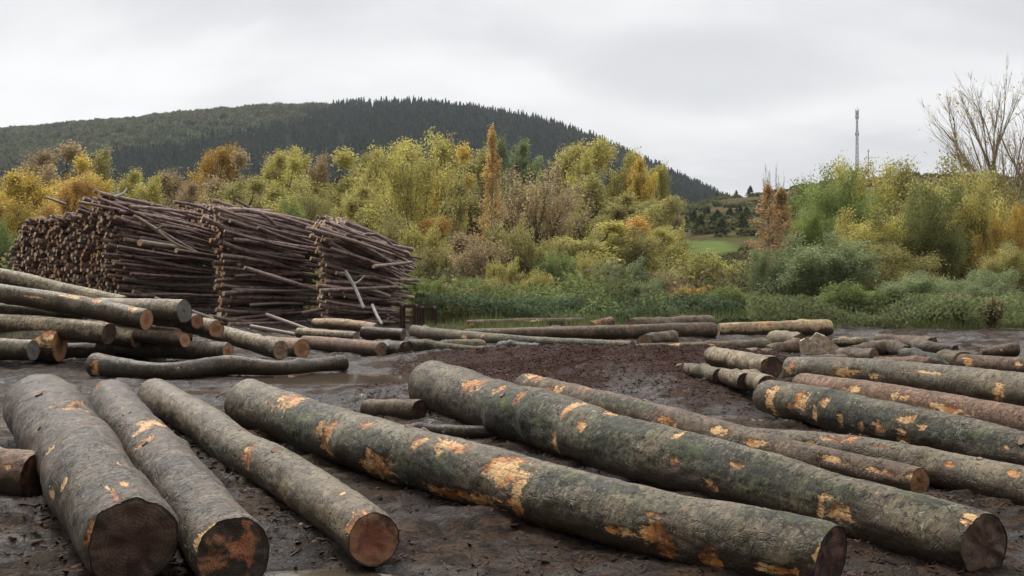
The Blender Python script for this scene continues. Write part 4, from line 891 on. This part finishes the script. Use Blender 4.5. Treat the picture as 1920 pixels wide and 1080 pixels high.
# right block
GW = 'tall bushes and small trees at the right'
def B(*a, **k): return tree(*a, name='willow_bush', cat='bush', group=GW, **k)
B('thick', 1572, 345, 160, 44, GR, 'tall green bushy tree at the left of the right thicket', var=0)
B('thick', 1650, 332, 190, 46, YG, 'yellow green bushy tree in the middle top of the right thicket', var=1)
B('thick', 1745, 330, 220, 44, OL, 'dark olive tree with twisted dark limbs in the right thicket', var=0)
B('thick', 1850, 350, 170, 46, OL, 'olive tree below the bare tree', var=1)
B('thick', 1450, 478, 90, 35, GG, 'grey green willow bush at the left end of the right thicket', var=1)
B('thick', 1530, 455, 190, 34, GG, 'big silvery green willow bush before the tall green tree', var=0)
B('thick', 1650, 470, 170, 36, OL, 'shady olive bush in the middle of the right thicket', var=1)
B('thick', 1720, 520, 150, 27, GG, 'low green willow bush behind the rotten trunk', var=0)
B('thick', 1840, 515, 150, 29, GG, 'low green bush at the right behind the raised log', var=1)
B('thick', 1905, 405, 90, 38, (.60, .42, .08), 'bright orange bush at the right edge')
B('thick', 1890, 470, 110, 33, OL, 'dark olive bush under the bright orange one')
B('bush', 1590, 540, 110, 27, GR, 'low green bush behind the bare pale timber log')
B('bush', 1470, 560, 90, 28, GR, 'small green bush left of the bare pale timber log')
T('shoot', 1800, 545, 40, 24.5, BR, 'clump of dry brown shoots at the right edge of the yard', name='shrub', cat='bush', group=GS)
T('shoot', 1860, 555, 50, 24, BR, 'wider clump of dry brown shoots next to the raised log', name='shrub', cat='bush', group=GS)
T('col', 1465, 350, 100, 39, (.56, .38, .17), 'wider tan orange poplar against the right thicket', name='poplar_tree', group=GT)
T('col', 1440, 335, 105, 38, (.60, .38, .17), 'short rust orange poplar left of the right thicket', name='poplar_tree', group=GT)
T('twiggy', 1452, 298, 44, 74, BR, 'small bare tree above the short rust poplar', name='bare_tree', group=GT)
T('bare', 1915, 84, 300, 48, YE, 'tall bare tree with upswept branches at the right edge', name='bare_tree', group=GT)
T('twiggy', 1525, 318, 50, 52, OL, 'thin twiggy sapling over the left of the right thicket', name='sapling')
T('twiggy', 1562, 312, 44, 54, OL, 'second thin sapling, left of the mast', name='sapling')
T('twiggy', 1605, 290, 40, 50, GR, 'leafy sapling rising before the mast', name='sapling')
T('twiggy', 1672, 315, 44, 54, OL, 'thin sapling right of the mast', name='sapling')
T('twiggy', 1780, 270, 50, 46, OL, 'sapling with a leaning top left of the bare tree', name='sapling')
B('thick', 1730, 372, 170, 38, (.27, .29, .09), 'olive green bush with bare twisted limbs in the middle of the thicket', var=1)
B('thick', 1820, 360, 150, 41, YG, 'yellow green bush between the dark one and the bare tree', var=0)
B('thick', 1520, 400, 90, 41, GR, 'narrow green bush between the rust poplar and the tall green tree', var=0)
B('thick', 1620, 410, 150, 38, YG, 'lime green bush in the middle height of the thicket', var=0)
T('upr', 530, 300, 50, 78, YG, 'slim yellow green tree between the first two of the row', group=GT)
T('upr', 580, 296, 54, 79, BR, 'slim tan tree behind the gap between the stacks', group=GT)
T('upr', 690, 284, 56, 74, YG, 'slim pale tree left of the spreading tree crown', group=GT)
T('upr', 845, 280, 56, 74, YE, 'slim golden tree right of the spreading tree crown', group=GT)
T('upr', 1080, 290, 50, 72, YG, 'slim tree leaning against the high yellow green dome', group=GT)
T('upr', 1190, 300, 54, 78, YE, 'slim golden topped tree beside the last full crown', group=GT)
T('upr', 130, 300, 56, 76, YE, 'slim golden tree between the two brownish ones at the left', group=GT)
T('upr', 262, 335, 60, 66, YG, 'slim yellow green tree over the left stack, right of its peak', group=GT)
T('upr', 335, 345, 70, 64, BR, 'low tan tree under the bright orange crown', group=GT)
T('upr', 450, 340, 70, 66, OL, 'low olive tree between the orange crown and the yellow topped row', group=GT)
T('upr', 970, 350, 70, 62, YG, 'pale tree between the orange poplar and the half bare tree', group=GT)
# small pines on the right slope
GP = 'small dark pines on the right slope'
for n_, (u, vt, w, Y) in enumerate([(1300, 392, 26, 190), (1325, 385, 24, 200), (1348, 392, 26, 185), (1368, 388, 22, 195), (1385, 382, 24, 200), (1402, 386, 22, 190), (1418, 384, 20, 200), (1352, 405, 30, 150),
                                    (1284, 398, 24, 185), (1406, 348, 18, 320), (1380, 356, 12, 320), (1345, 360, 10, 318), (1312, 400, 28, 165), (1338, 398, 24, 175), (1394, 398, 26, 160), (1268, 400, 22, 190)]):
    T('pine', u, vt, w, Y, DG, 'small dark pine in the clump on the right slope' if n_ not in (9, 10, 11) else ['round dark pine on the skyline', 'small pine left of the round one on the skyline', 'tiny pine where the dark hill meets the slope'][n_-9], name='pine_tree', group=GP)
# mast
def mast():
    u, Y = 1607, 330*K; X = (u-960)/FOC*Y; z0 = gz(X, Y); top = EYE+(HOR-200)*Y/FOC; h = top-z0
    root = empty('radio_mast', (X, Y, z0)); tag(root, 'thin grey lattice radio mast on the hill at the right', 'mast')
    m = MB(); w = .55
    cs = [(-w, -w), (w, -w), (w, w), (-w, w)]; f = lambda t: 1-.55*t
    for cx, cy in cs: m.tube([(cx, cy, 0), (cx*.45, cy*.45, h*.94)], [.09, .06], 4)
    n = 16
    for i in range(n):
        t0, t1 = i/n, (i+1)/n
        for k in range(4):
            a, b = cs[k], cs[(k+1) % 4]
            m.tube([(a[0]*f(t0), a[1]*f(t0), h*.94*t0), (b[0]*f(t1), b[1]*f(t1), h*.94*t1)], [.05, .05], 4)
            m.tube([(a[0]*f(t1), a[1]*f(t1), h*.94*t1), (b[0]*f(t1), b[1]*f(t1), h*.94*t1)], [.05, .05], 4)
    obj('lattice', m.mesh('lattice', [STEEL]), root)
    for zf, hh, dx in ((.93, 2.6, .7), (.86, 2.2, .75), (.62, 1.6, .8)):
        for s in (-1, 1):
            a = MB(); a.box((s*dx*.8, 0, h*zf), (.2, .2, hh*.8)); a.box((s*dx*.45, 0, h*zf), (dx*.6, .08, .08)); obj('antenna', a.mesh('antenna', [STEEL]), root)
    a = MB(); a.tube([(0, 0, h*.93), (0, 0, h)], [.09, .05], 5); obj('tip_rod', a.mesh('tip_rod', [STEEL]), root)
    u, Y = 1628, 325*K; X = (u-960)/FOC*Y; z0 = gz(X, Y); h = EYE+(HOR-280)*Y/FOC-z0
    root = empty('utility_pole', (X, Y, z0)); tag(root, 'short grey pole right of the radio mast', 'pole')
    a = MB(); a.tube([(0, 0, 0), (0, 0, h)], [.2, .13], 7, 0, 0); obj('shaft', a.mesh('shaft', [STEEL]), root)
    a = MB(); a.box((0, 0, h*.93), (1.1, .15, .15)); obj('crossarm', a.mesh('crossarm', [STEEL]), root)
mast()

# ------------------------------------------------------------------ woods on the hill (uncountable)
def woods():
    rng = np.random.default_rng(8)
    def stamp(name, label, pts, tmpl, col, hh):
        mb_v, mb_f, off = [], [], 0
        for (x, y, z, s, w, a, k) in pts:
            v, f = tmpl[int(k)]; c, s_ = math.cos(a), math.sin(a)
            V = np.stack([(v[:, 0]*c-v[:, 1]*s_)*w, (v[:, 0]*s_+v[:, 1]*c)*w, v[:, 2]*s], 1)+np.array([x, y*K, z])
            mb_v.append(V); mb_f.append(f+off); off += len(v)
        o = obj(name, mesh_np(name, np.concatenate(mb_v), np.concatenate(mb_f), [LEAF])); o.color = (*col, 1)
        tag(o, label, 'forest', kind='stuff')
    con, dec = [], []
    for k in range(5):
        m = MB(); n = 120; t = rng.uniform(.05, 1, n)**.8; rr = (1.03-t)*(.35+.65*np.sqrt(rng.random(n))); a = rng.uniform(0, 6.28, n)
        C = np.stack([rr*np.cos(a), rr*np.sin(a), t], 1); m.leaves(C*np.array([1, 1, 1]), .34, rng, .8)
        con.append((np.concatenate(m.v), np.concatenate(m.q)))
        m = MB(); n = 150; d = rng.normal(size=(n, 3)); d /= np.linalg.norm(d, axis=1)[:, None]; d *= rng.uniform(.6, 1, n)[:, None]; d[:, 2] = d[:, 2]*.42+.58
        m.leaves(d, .36, rng, .8); dec.append((np.concatenate(m.v), np.concatenate(m.q)))
    cp, dp, dp2 = [], [], []
    n = 9500
    yy = np.sqrt(rng.uniform(520**2, 1150**2, n)); uu = rng.uniform(-220, 1440, n); xx = (uu-960)/1500*yy; z = terrain(xx, yy*K)
    pat = fbm(xx/160, yy/160, 5, 3)
    for i in range(n):
        ridge = np.interp(uu[i], RIDGE_U, RIDGE_V); vv = HOR-(z[i]-EYE)/yy[i]*1500
        depth = vv-ridge
        if vv > 430 or vv < ridge-25: continue
        broad = depth+pat[i]*90 < np.interp(uu[i], [-200, 200, 500, 620, 700], [120, 62, 38, 10, -60])
        if broad: (dp if rng.random() < .6 else dp2).append((xx[i], yy[i], z[i]-1, rng.uniform(8, 16), rng.uniform(6.5, 11), rng.uniform(0, 6), rng.integers(0, 5))) if rng.random() < .62 else None
        else: cp.append((xx[i], yy[i], z[i]-1, rng.uniform(8, 18), rng.uniform(2.8, 4.8), rng.uniform(0, 6), rng.integers(0, 5)))
    stamp('conifer_forest', 'dark green conifer forest covering the hill', cp, con, (.024, .062, .034), 12)
    stamp('oak_forest', 'olive green broadleaved forest on the upper left of the hill', dp, dec, (.085, .115, .045), 9)
    stamp('browned_oak_forest', 'brownish broadleaved trees mixed into the oak wood on the hill', dp2, dec, (.115, .115, .052), 9)
    # scrub on the right slope
    n = 3600; yy = rng.uniform(85, 328, n); uu = rng.uniform(1180, 2100, n); xx = (uu-960)/1500*yy; z = terrain(xx, yy*K); den = fbm(xx/22, yy/22, 9, 3)
    sp = [(xx[i], yy[i], z[i]-.3, rng.uniform(.8, 2.2), rng.uniform(.9, 2.4), rng.uniform(0, 6), rng.integers(0, 5)) for i in range(n) if den[i] > .0 and not (1235 < uu[i] < 1400 and 440 < HOR-(z[i]-EYE)/yy[i]*1500 < 484)]
    stamp('heath_scrub', 'low dark scrub scattered over the right slope', sp, dec, (.15, .15, .06), 2)
    # far low wood filling the belt behind the trees
    n = 900; yy = rng.uniform(98, 170, n); uu = rng.uniform(-150, 1235, n); xx = (uu-960)/1500*yy; z = terrain(xx, yy*K)
    sp = [(xx[i], yy[i], z[i]-.5, rng.uniform(6, 12), rng.uniform(2, 3.6), rng.uniform(0, 6), rng.integers(0, 5)) for i in range(n)]
    stamp('undergrowth_wood', 'dull olive wood filling the belt behind the autumn trees', sp[:450], dec, (.20, .20, .085), 5)
    stamp('brown_undergrowth_wood', 'tan brown trees mixed into the wood behind the belt', sp[450:], dec, (.25, .20, .11), 5)
woods()

# ------------------------------------------------------------------ undergrowth, grass, litter (uncountable)
def undergrowth(name, label, n, urange, yrange, hfun, leaf, col, seed, dens=.45):
    rng = np.random.default_rng(seed); mb = MB()
    Y = rng.uniform(*yrange, n)*K; u = rng.uniform(*urange, n); X = (u-960)/FOC*Y
    lump = sstep(fbm(X/2.2, Y/2.2, seed, 4), -.28, .25); h = hfun(X, Y/K)*(.2+1.15*lump)
    z = terrain(X, Y)+h*rng.uniform(0.05, 1, n)**dens
    mb.leaves(np.stack([X, Y, z], 1), leaf, rng, .75)
    o = obj(name, mb.mesh(name, [LEAF])); o.color = (*col, 1); tag(o, label, 'undergrowth', kind='stuff')
undergrowth('bramble_undergrowth', 'low dark green brambles behind the back row of logs', 42000, (780, 1480), (26.5, 33), lambda x, y: .66+0*x, .12, (.105, .145, .068), 21)
undergrowth('nettle_undergrowth', 'lighter green weeds mixed into the brambles', 20000, (800, 1500), (27, 34), lambda x, y: 1.1*sstep(fbm(x/2.2, y/2.2, 2, 3), -.06, .10), .12, (.20, .25, .08), 22)
undergrowth('weed_undergrowth', 'green weeds along the foot of the right thicket', 30000, (1400, 2050), (23.5, 30), lambda x, y: .75+0*x, .10, (.19, .23, .09), 23)
undergrowth('meadow_undergrowth', 'mixed olive scrub filling the ground under the tree belt', 60000, (-150, 1500), (33, 62), lambda x, y: 1.5+1.8*fbm(x/5, y/5, 2, 3), .22, (.21, .215, .08), 24, .6)
undergrowth('dry_undergrowth', 'brown dry weeds under the tree belt', 26000, (-150, 1500), (33, 60), lambda x, y: 1.9*sstep(fbm(x/4, y/4, 7, 3), .0, .15), .20, (.29, .215, .12), 25, .6)
def grass():
    rng = np.random.default_rng(31); n = 34000; Y = rng.uniform(22.5, 31, n)*K; u = rng.uniform(770, 2050, n); X = (u-960)/FOC*Y
    z = terrain(X, Y); a = rng.uniform(0, 6.28, n); h = rng.uniform(.10, .34, n)*(1+(Y > 26*K)*.6); w = .014
    d = np.stack([np.cos(a), np.sin(a)], 1); lean = rng.normal(0, .09, (n, 2))
    p0 = np.stack([X-d[:, 0]*w, Y-d[:, 1]*w, z-.02], 1); p1 = np.stack([X+d[:, 0]*w, Y+d[:, 1]*w, z-.02], 1); p2 = np.stack([X+lean[:, 0], Y+lean[:, 1], z+h], 1)
    V = np.stack([p0, p1, p2], 1).reshape(-1, 3)
    keep = (fbm(X/1.5, Y/1.5, 12, 3) > .0) | (Y > 26.5*K); F = (np.arange(n)[:, None]*3+np.arange(3))[keep]
    o = obj('grass', mesh_np('grass', V, F, [LEAF])); o.color = (.16, .19, .06, 1); tag(o, 'rough grass at the far edge of the muddy yard', 'grass', kind='stuff')
grass()
def litter():
    rng = np.random.default_rng(41)
    m, t, p = newmat('bark_chips'); g = t.nodes.new('ShaderNodeNewGeometry'); ri = g.outputs['Random Per Island']
    c = MIX(t, SS(t, ri, 0, .95), (.018, .011, .009), (.085, .048, .032)); c = MIX(t, SS(t, ri, .955, .965), c, (.28, .14, .07))
    t.links.new(c, p.inputs['Base Color']); p.inputs['Roughness'].default_value = .7; p.inputs['Specular IOR Level'].default_value = .15
    def flakes(name, label, X, Y, smin, smax, thick=.25, lift=.0, wk=1.0):
        n = len(X); z = terrain(X, Y)+lift
        L_ = rng.uniform(smin, smax, n)*rng.uniform(.5, 1, n); Wd = L_*rng.uniform(.12, .5, n)*wk; Th = Wd*thick
        a = rng.uniform(0, 6.28, n); tl = rng.normal(0, .28, n)
        ex = np.stack([np.cos(a)*np.cos(tl), np.sin(a)*np.cos(tl), np.sin(tl)], 1); ey = np.stack([-np.sin(a), np.cos(a), rng.normal(0, .25, n)], 1); ez = np.cross(ex, ey)
        C = np.stack([X, Y, z+Th*.5], 1)
        cor = []
        for sx_, sy_, sz_ in [(-1, -1, -1), (-1, 1, -1), (1, 1, -1), (1, -1, -1), (-1, -1, 1), (-1, 1, 1), (1, 1, 1), (1, -1, 1)]:
            j = rng.uniform(.25, 1.0, (n, 1)); cor.append(C+ex*(L_[:, None]*.5*sx_)*j+ey*(Wd[:, None]*.5*sy_)*j+ez*(Th[:, None]*.5*sz_))
        V = np.stack(cor, 1).reshape(-1, 3); F = np.array([[0, 1, 2, 3], [4, 7, 6, 5], [0, 4, 5, 1], [1, 5, 6, 2], [2, 6, 7, 3], [3, 7, 4, 0]])
        F = (np.arange(n)[:, None, None]*8+F[None]).reshape(-1, 4)
        tag(obj(name, mesh_np(name, V, F, [m])), label, 'debris', kind='stuff')
    Y = K/rng.uniform(1/30, 1/3.2, 17000); u = rng.uniform(-100, 2050, len(Y)); X = (u-960)/FOC*Y
    keep = fbm(X/.9, Y/.9, 3, 3) > -.04
    flakes('bark_litter', 'small bark chips strewn over the mud', X[keep], Y[keep], .015, .09)
    n = 34000; X = rng.uniform(-2.2, 5.6, n); Y = rng.normal(14.0, 1.9, n)*K
    flakes('bark_mulch_debris', 'dark shredded bark on the low heap in the middle', X, Y, .02, .09, lift=.001)
    n = 200; Y = rng.uniform(4, 20, n)*K; X = (rng.uniform(0, 1920, n)-960)/FOC*Y
    flakes('wood_splinter_debris', 'larger torn bark strips and splinters between the logs', X, Y, .08, .30, .3, .005, .3)
    X, Y = [], []
    for a_, b_ in ALL_LOGS:
        n = int(150*np.linalg.norm(a_[:3]-b_[:3])/max(1, (min(a_[1], b_[1])/9)**1.2)); t_ = rng.random((n, 1)); P = a_[None]*(1-t_)+b_[None]*t_
        d_ = (b_-a_)[:2]; d_ = np.array([-d_[1], d_[0]])/np.linalg.norm(d_); o_ = rng.choice([-1, 1], n)*(P[:, 3]*rng.uniform(.5, 1.0, n)+rng.exponential(.13, n))
        X.append(P[:, 0]+d_[0]*o_); Y.append(P[:, 1]+d_[1]*o_)
    flakes('bark_strip_debris', 'torn bark flakes lying along the sides of the logs', np.concatenate(X), np.concatenate(Y), .02, .13, .2, .0)
litter()

# ------------------------------------------------------------------ air
def haze():
    zs = -1.6; mb = MB(); mb.box((0, 0, (zs+330)/2), (7600, 7600, 330-zs))
    m = bpy.data.materials.new('haze'); m.use_nodes = True; t = m.node_tree; t.nodes.clear()
    o = t.nodes.new('ShaderNodeOutputMaterial'); v = t.nodes.new('ShaderNodeVolumePrincipled')
    v.inputs['Color'].default_value = (.86, .92, 1, 1); v.inputs['Density'].default_value = 8e-5; v.inputs['Anisotropy'].default_value = .2
    t.links.new(v.outputs[0], o.inputs['Volume'])
    tag(obj('haze', mb.mesh('haze', [m])), kind='stuff')
haze()
